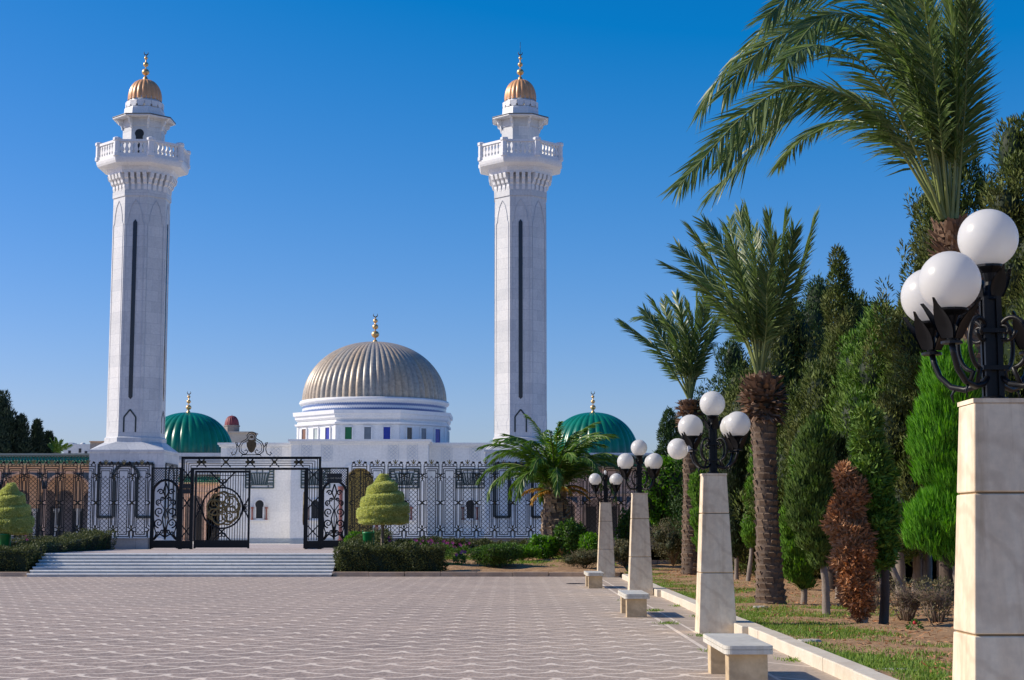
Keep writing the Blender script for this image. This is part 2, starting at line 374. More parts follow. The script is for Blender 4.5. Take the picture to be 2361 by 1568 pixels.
def plaza_mat():
    m, nt, bs = nodes('scalloped_paving'); v = coords(nt)
    sx = N(nt, 'ShaderNodeSeparateXYZ'); nt.links.new(v, sx.inputs[0]); x, y = sx.outputs[0], sx.outputs[1]
    wob = math_(nt, 'MULTIPLY', math_(nt, 'SUBTRACT', noise(nt, v, 3.0, 3), .5), .05)
    x = math_(nt, 'ADD', x, wob); y = math_(nt, 'ADD', y, wob)
    w, p = .95, .475
    jj = math_(nt, 'CEIL', math_(nt, 'DIVIDE', y, p)); yy = math_(nt, 'SUBTRACT', math_(nt, 'MULTIPLY', jj, p), y)
    par = math_(nt, 'MODULO', math_(nt, 'ADD', jj, 400), 2)
    u = math_(nt, 'SUBTRACT', math_(nt, 'MULTIPLY', math_(nt, 'FRACT', math_(nt, 'ADD', math_(nt, 'DIVIDE', x, w), math_(nt, 'MULTIPLY', par, .5))), w), w/2)
    d = math_(nt, 'ABSOLUTE', math_(nt, 'SUBTRACT', math_(nt, 'SQRT', math_(nt, 'ADD', math_(nt, 'MULTIPLY', u, u), math_(nt, 'MULTIPLY', yy, yy))), p))
    cusp = math_(nt, 'POWER', math_(nt, 'SUBTRACT', 1, math_(nt, 'DIVIDE', yy, p)), 4)
    th = math_(nt, 'ADD', .046, math_(nt, 'MULTIPLY', cusp, .014))
    line = math_(nt, 'SMOOTH_MIN', 1, math_(nt, 'MAXIMUM', 0, math_(nt, 'MULTIPLY', math_(nt, 'SUBTRACT', th, d), 45)), .1)
    # border band beside the kerb: two straight pale lines and cross lines
    xo = sx.outputs[0]
    inb = math_(nt, 'GREATER_THAN', xo, 2.52)
    b1 = math_(nt, 'LESS_THAN', math_(nt, 'ABSOLUTE', math_(nt, 'SUBTRACT', xo, 2.58)), .035)
    b2 = math_(nt, 'LESS_THAN', math_(nt, 'ABSOLUTE', math_(nt, 'SUBTRACT', xo, 2.84)), .022)
    cy = math_(nt, 'PINGPONG', math_(nt, 'ADD', sx.outputs[1], math_(nt, 'MULTIPLY', xo, 1.5)), 1.1)
    b3 = math_(nt, 'MULTIPLY', math_(nt, 'LESS_THAN', cy, .05), math_(nt, 'GREATER_THAN', xo, 2.84))
    bl = math_(nt, 'MAXIMUM', b1, math_(nt, 'MAXIMUM', b2, b3))
    line = math_(nt, 'ADD', math_(nt, 'MULTIPLY', line, math_(nt, 'SUBTRACT', 1, inb)), math_(nt, 'MULTIPLY', bl, inb))
    wear = noise(nt, v, 1.7, 4); wr = ramp(nt, .3, .6, (.6, .6, .6), (1, 1, 1)); nt.links.new(wear, wr.inputs[0])
    line = math_(nt, 'MULTIPLY', line, wr.outputs[0])
    pv = N(nt, 'ShaderNodeTexVoronoi', Scale=24.0); nt.links.new(v, pv.inputs['Vector'])
    peb = ramp(nt, 0, 1, (.25, .198, .162), (.5, .408, .34)); nt.links.new(pv.outputs['Color'], peb.inputs[0])
    pw_ = N(nt, 'ShaderNodeTexVoronoi', Scale=7.0); nt.links.new(v, pw_.inputs['Vector']); pr_ = ramp(nt, 0, 1, (.72, .72, .74), (1.2, 1.18, 1.15)); nt.links.new(pw_.outputs['Color'], pr_.inputs[0])
    big = noise(nt, v, .35, 4); bg = ramp(nt, .3, .7, (.86, .85, .86), (1.08, 1.05, 1.03)); nt.links.new(big, bg.inputs[0])
    base = mixc(nt, 1.0, mixc(nt, .8, peb.outputs[0], pr_.outputs[0], 'MULTIPLY'), bg.outputs[0], 'MULTIPLY')
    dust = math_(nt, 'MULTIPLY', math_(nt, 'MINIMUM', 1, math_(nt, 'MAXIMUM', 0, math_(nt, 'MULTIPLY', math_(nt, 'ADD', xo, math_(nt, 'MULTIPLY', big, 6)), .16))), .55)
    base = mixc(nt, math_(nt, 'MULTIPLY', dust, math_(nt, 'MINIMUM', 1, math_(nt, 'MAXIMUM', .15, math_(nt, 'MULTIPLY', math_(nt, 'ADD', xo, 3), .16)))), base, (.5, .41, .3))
    st = noise(nt, v, .6, 8, .75); sr = ramp(nt, .58, .72, (0, 0, 0), (1, 1, 1)); nt.links.new(st, sr.inputs[0])
    base = mixc(nt, math_(nt, 'MULTIPLY', sr.outputs[0], .5), base, (.15, .12, .1))
    nt.links.new(mixc(nt, math_(nt, 'MULTIPLY', line, .85), base, (.8, .69, .56)), bs.inputs['Base Color'])
    bs.inputs['Roughness'].default_value = .8; bs.inputs['Specular IOR Level'].default_value = .25
    bump(nt, bs, math_(nt, 'ADD', math_(nt, 'MULTIPLY', pv.outputs['Distance'], .9), math_(nt, 'MULTIPLY', line, .5)), .35, .012)
    return m
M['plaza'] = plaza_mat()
M['kerb2'] = stone('brown_kerb_stone', (.42, .3, .2), (.58, .43, .3), 1.5, .7, 20, .15)
M['riser'] = stone('shaded_riser_marble', (.4, .42, .43), (.56, .57, .56), .7, .5, 6, .08)  # step marble, the shade on the risers put into its colour
M['scar2'] = stone('pale_palm_leaf_base', (.24, .165, .1), (.5, .38, .26), 3, .85, 30, .4)
def terrace_mat():
    m, nt, bs = nodes('terrace_paving'); v = coords(nt)
    b = N(nt, 'ShaderNodeTexBrick', Scale=1.0); b.inputs['Brick Width'].default_value = .6; b.inputs['Row Height'].default_value = .6
    b.inputs['Color1'].default_value = (.5, .41, .36, 1); b.inputs['Color2'].default_value = (.6, .51, .45, 1); b.inputs['Mortar'].default_value = (.28, .24, .22, 1)
    nt.links.new(v, b.inputs['Vector']); g = noise(nt, v, 8, 4); gr = ramp(nt, .3, .7, (.8, .8, .8), (1.1, 1.1, 1.1)); nt.links.new(g, gr.inputs[0])
    nt.links.new(mixc(nt, 1.0, b.outputs['Color'], gr.outputs[0], 'MULTIPLY'), bs.inputs['Base Color']); bs.inputs['Roughness'].default_value = .8
    return m
M['terrace'] = terrace_mat()
def soil_mat(name, c1, c2, green=None):
    m, nt, bs = nodes(name); v = coords(nt)
    f = noise(nt, v, 2.2, 7, .7); r = ramp(nt, .3, .7, c1, c2); nt.links.new(f, r.inputs[0]); out = r.outputs[0]
    h = noise(nt, v, 14, 5, .7); hr = ramp(nt, .3, .7, (.6, .6, .6), (1.2, 1.2, 1.2)); nt.links.new(h, hr.inputs[0])
    out = mixc(nt, .8, out, hr.outputs[0], 'MULTIPLY')
    nt.links.new(out, bs.inputs['Base Color']); bs.inputs['Roughness'].default_value = .95; bs.inputs['Specular IOR Level'].default_value = .15
    bump(nt, bs, math_(nt, 'ADD', math_(nt, 'MULTIPLY', f, 2), h), .8, .05)
    return m
M['soil'] = soil_mat('garden_soil', (.3, .175, .09), (.56, .36, .2))
M['ground'] = soil_mat('sandy_ground', (.25, .2, .15), (.36, .29, .21))

M['court'] = stone('court_marble', (.8, .75, .66), (.88, .83, .74), .4, .5, 5, .03)
# ================================================================== the setting
AX = -10.9                      # axis of the monument
H1 = .74                        # terrace height
def struct(name, mb, mat): return tag(mb.build(name, mat), kind='structure')
g = MB(); g.add([(-3000, -400, -.06), (3000, -400, -.06), (3000, 5000, -.06), (-3000, 5000, -.06)], [(0, 1, 2, 3)]); struct('ground', g, M['ground'])
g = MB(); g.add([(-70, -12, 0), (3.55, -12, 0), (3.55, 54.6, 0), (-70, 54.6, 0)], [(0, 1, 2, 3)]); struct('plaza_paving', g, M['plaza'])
# steps: seven treads with a small nosing
SX0, SX1, SY = -16.1, -6.0, 53.8
g = MB(); treads = MB(); nst = 7; rise = H1/nst; tr = .33
for k in range(nst):
    g.box(SX0, SX1, SY+.03+k*tr, SY+.03+nst*tr, k*rise+(.001 if k else -.02), (k+1)*rise-.046)
    ya, yb, zt_ = SY+k*tr, (SY+.05+(k+1)*tr if k < nst-1 else SY+nst*tr), (k+1)*rise
    pr = [(ya+.012, zt_-.045), (ya, zt_-.034), (ya+.004, zt_-.02), (ya+.03, zt_-.002), (ya+.045, zt_), (yb, zt_), (yb, zt_-.045)]; n_ = len(pr)
    treads.add([(SX0-.02, p[0], p[1]) for p in pr]+[(SX1+.02, p[0], p[1]) for p in pr], [tuple(range(n_))[::-1], tuple(range(n_, 2*n_))]+[(i, (i+1) % n_, n_+(i+1) % n_, n_+i) for i in range(n_)], False)
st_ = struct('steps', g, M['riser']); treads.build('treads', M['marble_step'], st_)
g = MB(); YT = SY+nst*tr+.002
g.slab([(SX0-.5, YT), (SX1+.5, YT), (SX1+.5, 66.8), (60, 66.8), (60, 88), (-90, 88), (-90, 66.8), (SX0-.5, 66.8)], -.05, H1); struct('terrace', g, M['terrace'])
g = MB(); HC = .5; g.add([(-95, 88.02, HC), (62, 88.02, HC), (62, 190, HC), (-95, 190, HC)], [(0, 1, 2, 3)]); struct('marble_court', g, M['court'])
# planting beds that rise from the kerb to the fence
def bed(name, x0, x1, y0, y1, z0, z1, mat, nx=60, ny=24, amp=.05):
    vs = []; fs = []
    for j in range(ny+1):
        for i in range(nx+1):
            x = x0+(x1-x0)*i/nx; y = y0+(y1-y0)*j/ny
            e = amp*(math.sin(x*2.3+y*1.1)+math.sin(x*.9-y*2.7)+.6*math.sin(x*5.1+y*4.3))*.5
            e *= min(1, j/2, (ny-j)/2)
            vs.append((x, y, z0+(z1-z0)*j/ny+e))
    for j in range(ny):
        for i in range(nx):
            a = j*(nx+1)+i; fs.append((a, a+1, a+nx+2, a+nx+1))
    b = MB(); b.add(vs, fs, True); return struct(name, b, mat)
bed('flower_bed_soil', SX1+.06, 3.9, 54.35, 66.5, .13, .72, M['soil'])
bed('left_bed_soil', -45, SX0-.06, 54.35, 66.5, .13, .72, M['soil'])
bed('garden_soil', 3.72, 70, -10, 140, .1, .16, M['soil'], 120, 130, .05)
# kerbs
def kerb(name, segs, mat='kerb'):
    k = MB()
    for (x0, x1, y0, y1, z) in segs:
        j = random.uniform(-.008, .008); t_ = random.uniform(-.006, .006); z += t_
        k.box(x0+j, x1+j, y0, y1, -.03, z)
    return tag(k.build(name, M[mat], None, .014), kind='structure')
segs = []
ys = [-10, 9.5, 12, 24.1, 26.2, 38.2, 40.2, 51.5]
for a, b in zip(ys[:-1], ys[1:]):
    off = -.1 if (a, b) in ((9.5, 12), (24.1, 26.2), (38.2, 40.2)) else 0
    y = a
    while y < b-.05:
        e = min(b, y+1.6); segs.append((3.5+off, 3.74, y+.004, e-.004, .155)); y = e
kerb('lawn_kerb', segs)
segs = []
x = SX1+.03
while x < 3.6: segs.append((x, x+1.19, 54.0, 54.25, .15)); x += 1.2
x = SX0-1.2-.03
while x > -40: segs.append((x, x+1.19, 54.0, 54.25, .15)); x -= 1.2
kerb('bed_kerb', segs, 'kerb2')

# ================================================================== shapes shared by the buildings
def arch_pts(cx, zs, r, n=14, horse=0, point=0):
    """right springing to left springing over the top"""
    a0 = -horse; pts = []
    for k in range(n+1):
        t = a0+(PI-2*a0)*k/n
        pts.append((cx+r*math.cos(t), zs+r*math.sin(t)*(1+point)))
    return pts
def oct_ring(r, z, c=(0, 0), ph=PI/8): return [(c[0]+r*math.sin(ph+k*PI/4), c[1]-r*math.cos(ph+k*PI/4), z) for k in range(8)]
def octa(mb, prof, c): mb.lathe(prof, 8, c, PI/8, sm=False)
def ribbed(name, rad, zb, h, c, ribs, amp, mat, parent, sub=8, rows=26, power=1.0, lo=0):
    """dome with rounded ribs; one tint value per rib"""
    n = ribs*sub; V = []; th = np.arange(n)*2*PI/n
    bul = np.abs(np.sin(np.arange(n)*PI/sub))**.8
    for k in range(rows+1):
        t = lo+(PI/2-lo)*k/rows; q = math.cos(t)**power if k < rows else .012; s = math.sin(t)
        rr = rad*q*(1-amp+amp*bul*(1 if k < rows else 0))
        V.append(np.stack([c[0]+rr*np.sin(th), c[1]-rr*np.cos(th), np.full(n, zb+h*s)], axis=1))
    V = np.concatenate(V); i = np.arange(n); j = (i+1) % n; Fs = []; rn = []
    tint = RNG.random(ribs)
    for k in range(rows):
        Fs.append(np.stack([k*n+i, k*n+j, (k+1)*n+j, (k+1)*n+i], axis=1)); rn.append(tint[i//sub])
    Fs = np.concatenate(Fs); m = len(Fs)
    return link_mesh(name, V, Fs.ravel(), np.arange(m)*4, np.full(m, 4), mat, parent, None, True, np.concatenate(rn))
def finial(parent, c, z0, balls, r_rod, tipz, rod_to=None, ring=.12):
    """gilded balls on a rod under a crescent"""
    fb = MB(); x, y = c
    fb.lathe([(balls[0][1]*.8, z0-.05), (balls[0][1]*.75, z0+.02), (balls[0][1]*.5, z0+.16), (r_rod, z0+.26)], 16, c, sm=True)
    fb.tube([(x, y, z0), (x, y, tipz)], r_rod, 8)
    f = fb.build('finial', M['gold'], parent)
    for (z, r) in balls:
        b = MB(); b.ball((x, y, z), r, 18, 12, .92); b.build('gilded_ball', M['gold'], f)
    cr = MB(); pts = [(x+ring*math.sin(t), y, tipz+ring-ring*math.cos(t)) for t in np.linspace(-2.35, 2.35, 19)]
    cr.tube(pts, [.006+.03*math.sin(PI*k/18)*ring/.12 for k in range(19)], 6); cr.build('crescent', M['gilt'], f)
    if rod_to:
        rb = MB(); rb.tube([(x, y, tipz), (x, y, rod_to)], .014, 6); rb.build('lightning_rod', M['iron'], f)

# ================================================================== minarets
def minaret(cx, left, label, k=1.0):
    Y = 91.3 if left else 95.0; c = (cx, Y)
    root = empty('minaret', (cx, Y, H1), label, 'minaret', 'marble minarets beside the dome')
    Zf = lambda y, r=0: zz(y, Y-r)
    a = .9239
    Rs = 1.755*k
    zbase = Zf(1037, 2.06); zsh = Zf(1018, 1.6); zcb = Zf(437, 1.6); zct = Zf(395, 1.95); zpl0 = Zf(364, 2.6); zpl1 = Zf(357, 2.6)
    hb = 2.06
    # square base with broached top
    b = MB(); b.box(cx-hb, cx+hb, Y-hb, Y+hb, .3, zbase-.12)
    b.box(cx-hb-.06, cx+hb+.06, Y-hb-.06, Y+hb+.06, zbase-.12, zbase)
    b.box(cx-hb-.08, cx+hb+.08, Y-hb-.08, Y+hb+.08, .3, H1+.35)
    sq = [(cx-hb, Y-hb), (cx, Y-hb), (cx+hb, Y-hb), (cx+hb, Y), (cx+hb, Y+hb), (cx, Y+hb), (cx-hb, Y+hb), (cx-hb, Y)]
    oc = oct_ring(Rs*1.06, zsh, c)
    q = hb*.9239/hb
    base = [(p[0], p[1], zbase) for p in ((cx-hb, Y-hb), (cx+hb, Y-hb), (cx+hb, Y+hb), (cx-hb, Y+hb))]
    # octagon corners: index 0 is at +22.5 deg (right of front), going clockwise seen from above
    o = oc; b.add(base+o, [(0, 1, 4+0, 4+7), (1, 2, 4+2, 4+1), (2, 3, 4+4, 4+3), (3, 0, 4+6, 4+5), (1, 4+1, 4+0), (2, 4+3, 4+2), (3, 4+5, 4+4), (0, 4+7, 4+6)], False)
    b.build('base', M['marble'], root)
    # dark moulding round a blind horseshoe arch on the base, front and sides
    fx = lambda px: (px-0)*.0
    z0, z1, zs = Zf(1192, hb), Zf(1069, hb), Zf(1102, hb)
    for side in range(2):
        m = MB(); w = .15
        out = [(-1.5, z0), (-1.5, z1), (1.5, z1), (1.5, z0), (.64, z0), (.64, zs)]+arch_pts(0, zs, .74, 12, .3)[1:-1]+[(-.64, zs), (-.64, z0)]
        if side == 0: m.poly([(cx+p[0], p[1]) for p in out], w, Y-hb-.02, .09, True)
        else:
            t = MB(); t.poly(out, w, 0, .09, True); m = MB()
            m.add([(cx+hb+.02-v[1], Y+v[0], v[2]) for v in t.v], t.f, False)
        m.build('arch_moulding', M['marble_dark'], root)
    # shaft
    s = MB(); octa(s, [(Rs*1.06, zsh-.1), (Rs*1.06, zsh+.22), (Rs*1.01, zsh+.3), (Rs, zsh+.5), (Rs*.985, zcb-.35), (Rs*1.02, zcb-.34), (Rs*1.02, zcb), (Rs*1.0, zcb+.01), (Rs*.98, zct)], c)
    s.build('shaft', M['marble'], root)
    inr = Rs*a*.99
    for f in (-1, 0, 1, 2, -2):
        t = f*PI/4; n = (math.sin(t), -math.cos(t)); e = (math.cos(t), math.sin(t))
        def face(mb_pts, w, d, name, mat, closed=False, off=0.0, poly=None):
            tm = MB()
            if poly: tm.prism(poly, -d/2, d/2)
            else: tm.poly(mb_pts, w, 0, d, closed)
            mb = MB(); mb.add([(cx+e[0]*v[0]+n[0]*(inr+off-v[1]), Y+e[1]*v[0]+n[1]*(inr+off-v[1]), v[2]) for v in tm.v], tm.f, False)
            return mb.build(name, mat, root)
        hw = Rs*.3827-.12; zt = zcb-.95
        pt = [(-hw, zsh+1.4), (-hw, zt-1.0), (-hw+.1, zt-.85), (-hw+.14, zt-.45), (-hw*.45, zt+.05), (0, zt+.4), (hw*.45, zt+.05), (hw-.14, zt-.45), (hw-.1, zt-.85), (hw, zt-1.0), (hw, zsh+1.4), (hw-.14, zsh+1.15), (hw-.14, zsh+.75)]
        face([(-hw+.14, zsh+.75), (-hw+.14, zsh+1.15)]+pt, .024, .03, 'panel_moulding', M['marble_grey'], False, .006)
        if f in (0, 2, -2):
            zz0, zz1 = Zf(920, 1.6), Zf(505, 1.6); w = .115 if f == 0 else .1
            face(None, 0, .06, 'slit_window', M['w_dark'], poly=[(-w, zz0+.12), (0, zz0), (w, zz0+.12), (w, zz1-.16), (0, zz1), (-w, zz1-.16)])
            za, zb_ = Zf(996, 1.6), Zf(944, 1.6); h = .33
            face([(-h, za), (-h, zb_-.42), (0, zb_), (h, zb_-.42), (h, za)], .085, .07, 'niche_moulding', M['marble_dark'])
    # corbels
    cm = None; rb = Rs*.98
    zc0, zc1 = zcb+.02, zct
    for f in range(8):
        t = f*PI/4; n = (math.sin(t), -math.cos(t)); e = (math.cos(t), math.sin(t))
        for i in range(4):
            u = (i-1.5)/4*rb*.7654*1.12
            tm = MB(); H = zc1-zc0; D = .42
            prof = [(0, zc0), (.06, zc0), (.1, zc0+.18*H), (.1, zc0+.34*H), (.2, zc0+.42*H), (.24, zc0+.62*H), (.36, zc0+.7*H), (D, zc0+.95*H), (D, zc1), (0, zc1)]
            pts0 = [(p[0], p[1]) for p in prof]; tm.prism(pts0[::-1], -.1, .1)
            mb = MB(); ri = rb*a-.02
            mb.add([(cx+e[0]*(u+v[1])+n[0]*(ri+v[0]), Y+e[1]*(u+v[1])+n[1]*(ri+v[0]), v[2]) for v in tm.v], tm.f, False)
            mb.build('corbel', M['marble_plain'], root)
    # gallery: ring, flared slab
    gal = MB(); octa(gal, [(Rs*.9, zct-.02), (2.1*k, zct), (2.13*k, zct+.18), (2.16*k, zct+.2), (2.2*k, zct+.36), (2.74*k, zpl0-.18), (2.8*k, zpl0-.06), (2.83*k, zpl1-.1), (2.83*k, zpl1), (1, zpl1+.01)], c)
    gal.build('gallery', M['marble_plain'], root)
    zr0 = zpl1; zr1 = Zf(319, 2.5); Rp = 2.66*k; Hh = zr1-zr0
    bal = []
    for f in range(8):
        t = f*PI/4; n = (math.sin(t), -math.cos(t)); e = (math.cos(t), math.sin(t)); L = Rp*.7654; ri = Rp*a
        tm = MB(); hl = L/2-.16
        tm.box(-hl, hl, -.1, .1, zr0, zr0+.17); tm.box(-hl, hl, -.12, .12, zr1-.16, zr1-.02)
        for i in range(6):
            u = -hl+(i+.5)*2*hl/6; z0, z1 = zr0+.17, zr1-.16; H = z1-z0
            o_ = [(.05, 0), (.085, .08*H), (.05, .16*H), (.115, .32*H), (.1, .45*H), (.055, .62*H), (.05, .8*H), (.1, .9*H), (.1, H)]
            tm.prism([(u+p, z0+q) for p, q in o_]+[(u-p, z0+q) for p, q in o_[::-1]], -.06, .06)
        mb = MB(); mb.add([(cx+e[0]*v[0]+n[0]*(ri-v[1]), Y+e[1]*v[0]+n[1]*(ri-v[1]), v[2]) for v in tm.v], tm.f, False)
        mb.build('balustrade_panel', M['marble_plain'], root)
        t = f*PI/4+PI/8; px, py = cx+Rp*math.sin(t), Y-Rp*math.cos(t)
        mb = MB(); mb.lathe([(.235, zr0), (.235, zr0+.2), (.2, zr0+.22), (.2, zr1-.12), (.25, zr1-.08), (.25, zr1+.06), (.2, zr1+.1)], 8, (px, py), t, sm=False)
        mb.build('balustrade_post', M['marble_plain'], root)
    # lantern, brackets, canopy
    zl1 = Zf(270, 1.15); Rl = 1.21
    l = MB(); octa(l, [(Rl*1.03, zpl1), (Rl*1.03, zpl1+.3), (Rl, zpl1+.32), (Rl, zl1-.5), (Rl*1.04, zl1-.48), (Rl*1.04, zl1+.1)], c); l.build('lantern', M['marble'], root)
    zd = Zf(297, 1.15)
    if left:
        d = MB(); w = .26; pts = [(cx-.2, zpl1+.02), (cx+.2, zpl1+.02), (cx+.2, zd-.42)]+[(cx+p[0]-cx, p[1]) for p in arch_pts(cx, zd-.26, w, 14, .65)]+[(cx-.2, zd-.42)]
        d.prism(pts, Y-Rl*a-.012, Y-Rl*a+.05); d.build('doorway', M['dark'], root)
    ze, zce = Zf(262, 1.75), Zf(249, 1.1)
    cn = MB(); octa(cn, [(Rl*1.0, zl1-.02), (Rl*1.12, zl1+.02), (1.75, ze-.06), (1.81, ze-.05), (1.81, ze)], c); cn.build('canopy_soffit', M['marble_plain'], root)
    cr = MB(); octa(cr, [(1.82, ze+.002), (1.84, ze+.03), (1.82, ze+.07), (1.2, ze+.15), (.9, ze+.16)], c); cr.build('canopy_roof', M['dark_roof'], root)
    for f in range(8):
        t = f*PI/4+PI/8; n = (math.sin(t), -math.cos(t)); e = (math.cos(t), math.sin(t))
        tm = MB(); tm.prism([(0, zl1-.62), (.07, zl1-.6), (.13, zl1-.38), (.26, zl1-.3), (.3, zl1-.12), (.5, zl1-.02), (.52, zl1+.12), (0, zl1+.02)][::-1], -.06, .06)
        mb = MB(); mb.add([(cx+e[0]*v[1]+n[0]*(Rl*.99+v[0]), Y+e[1]*v[1]+n[1]*(Rl*.99+v[0]), v[2]) for v in tm.v], tm.f, False); mb.build('bracket', M['marble_plain'], root)
    # collar with stepped merlons
    zc = zce+.05; zm = Zf(230, 1.0)
    col = MB(); octa(col, [(1.2, ze+.1), (1.16, zc), (1.13, zc+.1), (1.07, zc+.12), (1.05, zm-.32)], c)
    for i in range(16):
        t = i*2*PI/16; n = (math.sin(t), -math.cos(t)); e = (math.cos(t), math.sin(t))
        tm = MB(); tm.prism([(-.15, 0), (.15, 0), (.15, .1), (.2, .1), (.2, .34), (-.2, .34), (-.2, .1), (-.15, .1)], -.05, .05)
        col.add([(cx+e[0]*v[0]+n[0]*(1.03-v[1]), Y+e[1]*v[0]+n[1]*(1.03-v[1]), zm-.33+v[2]) for v in tm.v], tm.f, False)
    col.build('collar', M['marble_plain'], root)
    ztop = zz(184, Y); zdb = zz(229, Y)
    db = MB(); db.lathe([(.9, zm-.34), (.93, zdb), (.5, zdb+.02)], 32, c); db.build('dome_base', M['marble_grey'], root)
    ribbed('dome', .98, zdb, ztop-zdb, c, 20, .07, M['gold_dome'], root, 6, 18, .82, -.12)
    finial(root, c, ztop-.02, [(zz(166.5, Y), .215), (zz(149, Y), .155), (zz(134, Y), .105)], .035, zz(127, Y), None if left else zz(97, Y), .12)
    return root
M['dark_roof'] = plain('dark_canopy_tile', (.1, .105, .105), .5)
MXL = xx(309, 91.3, 1150); MXR = xx(1200, 95, 700)
minaret(MXL, True, 'white marble minaret with dark arched gallery doorway, left of the large dome', .94)
minaret(MXR, False, 'white marble minaret without gallery doorway, right of the large dome', .95)

# ================================================================== mausoleum
DY = 127.0; dc = (AX, DY); G2 = .56
ms = empty('mausoleum', (AX, DY, G2), 'white marble mausoleum with large grey gold ribbed dome between the two minarets', 'mausoleum')
HF = 4.9; YB = 115.0; YW = 117.0
zb_top = zz(1013, YB); zw_top = zz(1021, YW); WX0, WX1 = xx(507, YW), 2*AX-xx(507, YW)
b = MB()
# centre block with a real arched opening
ao_l, ao_r = AX-.98, AX+.98; zs = zz(1112, YB); ar = 1.02
arc = arch_pts(AX, zs, ar, 16, .2)
mid = [(AX-HF, G2-.4), (ao_l, G2-.4), (ao_l, zs-.2)]+arc[::-1]+[(ao_r, zs-.2), (ao_r, G2-.4), (AX+HF, G2-.4), (AX+HF, zb_top-.32), (AX-HF, zb_top-.32)]
b.prism(mid, YB, YB+.9)
b.box(AX-HF, AX-1.4, YB+.9, YB+20, G2-.4, zb_top-.32); b.box(AX+1.4, AX+HF, YB+.9, YB+20, G2-.4, zb_top-.32); b.box(AX-1.4, AX+1.4, YB+.9, YB+20, zs+1.3, zb_top-.32)
b.build('centre_block', M['facade'], ms)
b = MB(); b.box(AX-HF-.1, AX+HF+.1, YB-.1, YB+20.1, zb_top-.319, zb_top-.17); b.box(AX-HF-.22, AX+HF+.22, YB-.22, YB+20.2, zb_top-.169, zb_top); b.build('cornice', M['marble_plain'], ms)
for (x0, x1) in ((WX0, AX-HF-.003), (AX+HF+.003, WX1)):
    b = MB(); b.box(x0, x1, YW, YW+16, G2-.4, zw_top-.28); w = b.build('wing', M['facade'], ms)
    b = MB(); b.box(x0-(.12 if x0 == WX0 else 0), x1+(0 if x0 == WX0 else .12), YW-.12, YW+16.1, zw_top-.279, zw_top-.14); b.box(x0-(.22 if x0 == WX0 else 0), x1+(0 if x0 == WX0 else .22), YW-.22, YW+16.2, zw_top-.139, zw_top); b.build('wing_cornice', M['marble_plain'], w)
    b = MB(); b.box(x0-.05, x1, YW-.06, YW, G2-.4, zz(1242, YW)); b.build('plinth', M['plinth'], w)
for (x0, x1) in ((AX-HF, AX-1.7), (AX+1.7, AX+HF)):
    b = MB(); b.box(x0, x1, YB-.06, YB, G2-.4, zz(1242, YB)); b.build('plinth', M['plinth'], ms)
M['relief'] = stone('relief_marble', (.62, .65, .69), (.7, .72, .75), 1, .5, 9, .05)
def fan_grille(cx, y, z0, z1, hw):
    """dark marble inlay: fan of blades between rows of short bars"""
    q = MB(); w = .085; d = .08; yy = y-.03
    q.poly([(cx-hw, z0), (cx+hw, z0), (cx+hw, z1), (cx-hw, z1)], w, yy, d, True)
    zt, zb2 = z1-.28, z0+.22
    q.bar((cx-hw, zb2), (cx+hw, zb2), w*.8, yy, d-.01); q.bar((cx-hw*.62, zt), (cx+hw*.62, zt), w*.8, yy, d-.01)
    for i in range(-3, 4):
        q.bar((cx+i*hw*.13, zb2), (cx+i*hw*.205, zt), .1, yy, d-.014)
    for s in (-1, 1):
        q.bar((cx+s*hw*.5, zb2), (cx+s*hw*.72, z1-.05), w*.8, yy, d-.006)
        q.bar((cx+s*hw*.62, z0), (cx+s*hw*.62, zb2), w*.7, yy, d-.02); q.bar((cx+s*hw*.2, zt), (cx+s*hw*.2, z1), w*.7, yy, d-.02)
        for k in range(5):
            z = zb2+(z1-zb2)*(k+.6)/5.4; q.bar((cx+s*hw*(.53+.2*(z-zb2)/(z1-zb2)), z), (cx+s*hw, z), .09, yy, d-.024)
    return q.build('fan_grille', M['fan'], ms)
M['fan'] = plain('dark_grille_inlay', (.055, .085, .085), .5)
def keyhole_window(cx, y, z0, z1, r):
    zs_ = z1-r*1.05; a = arch_pts(cx, zs_, r, 14, .45); nk = r*.82
    pane = [(cx-nk, z0), (cx+nk, z0), (cx+nk, zs_-r*.5)]+a+[(cx-nk, zs_-r*.5)]
    fr = MB(); wv = .1; fr.poly(pane, wv, y-.06, .12, True); fr.box(cx-nk-.35, cx+nk+.35, y-.2, y-.004, z0-.16, z0-.05)
    f = fr.build('keyhole_window', M['marble_plain'], ms)
    p = MB(); p.prism(pane, y-.02, y+.06); p.build('pane', M['dark'], f)
    for s in (-1, 1):
        c_ = MB(); xc = cx+s*(nk+.22); c_.lathe([(.1, z0-.05), (.1, z0+.04), (.06, z0+.08), (.06, z0+.72), (.11, z0+.8), (.11, z0+.88)], 10, (xc, y-.14), sm=False); c_.build('window_column', M['red_col'], f)
for (xd, Yw) in ((599, YW), (1084, YW), (727, YB), (932, YB)):
    cx = xx(xd, Yw); keyhole_window(cx, Yw, zz(1197, Yw), zz(1151, Yw), .36)
for (xd, Yw) in ((598, YW), (1084, YW), (727, YB), (932, YB)):
    fan_grille(xx(xd, Yw), Yw, zz(1125, Yw), zz(1082, Yw), 1.02)
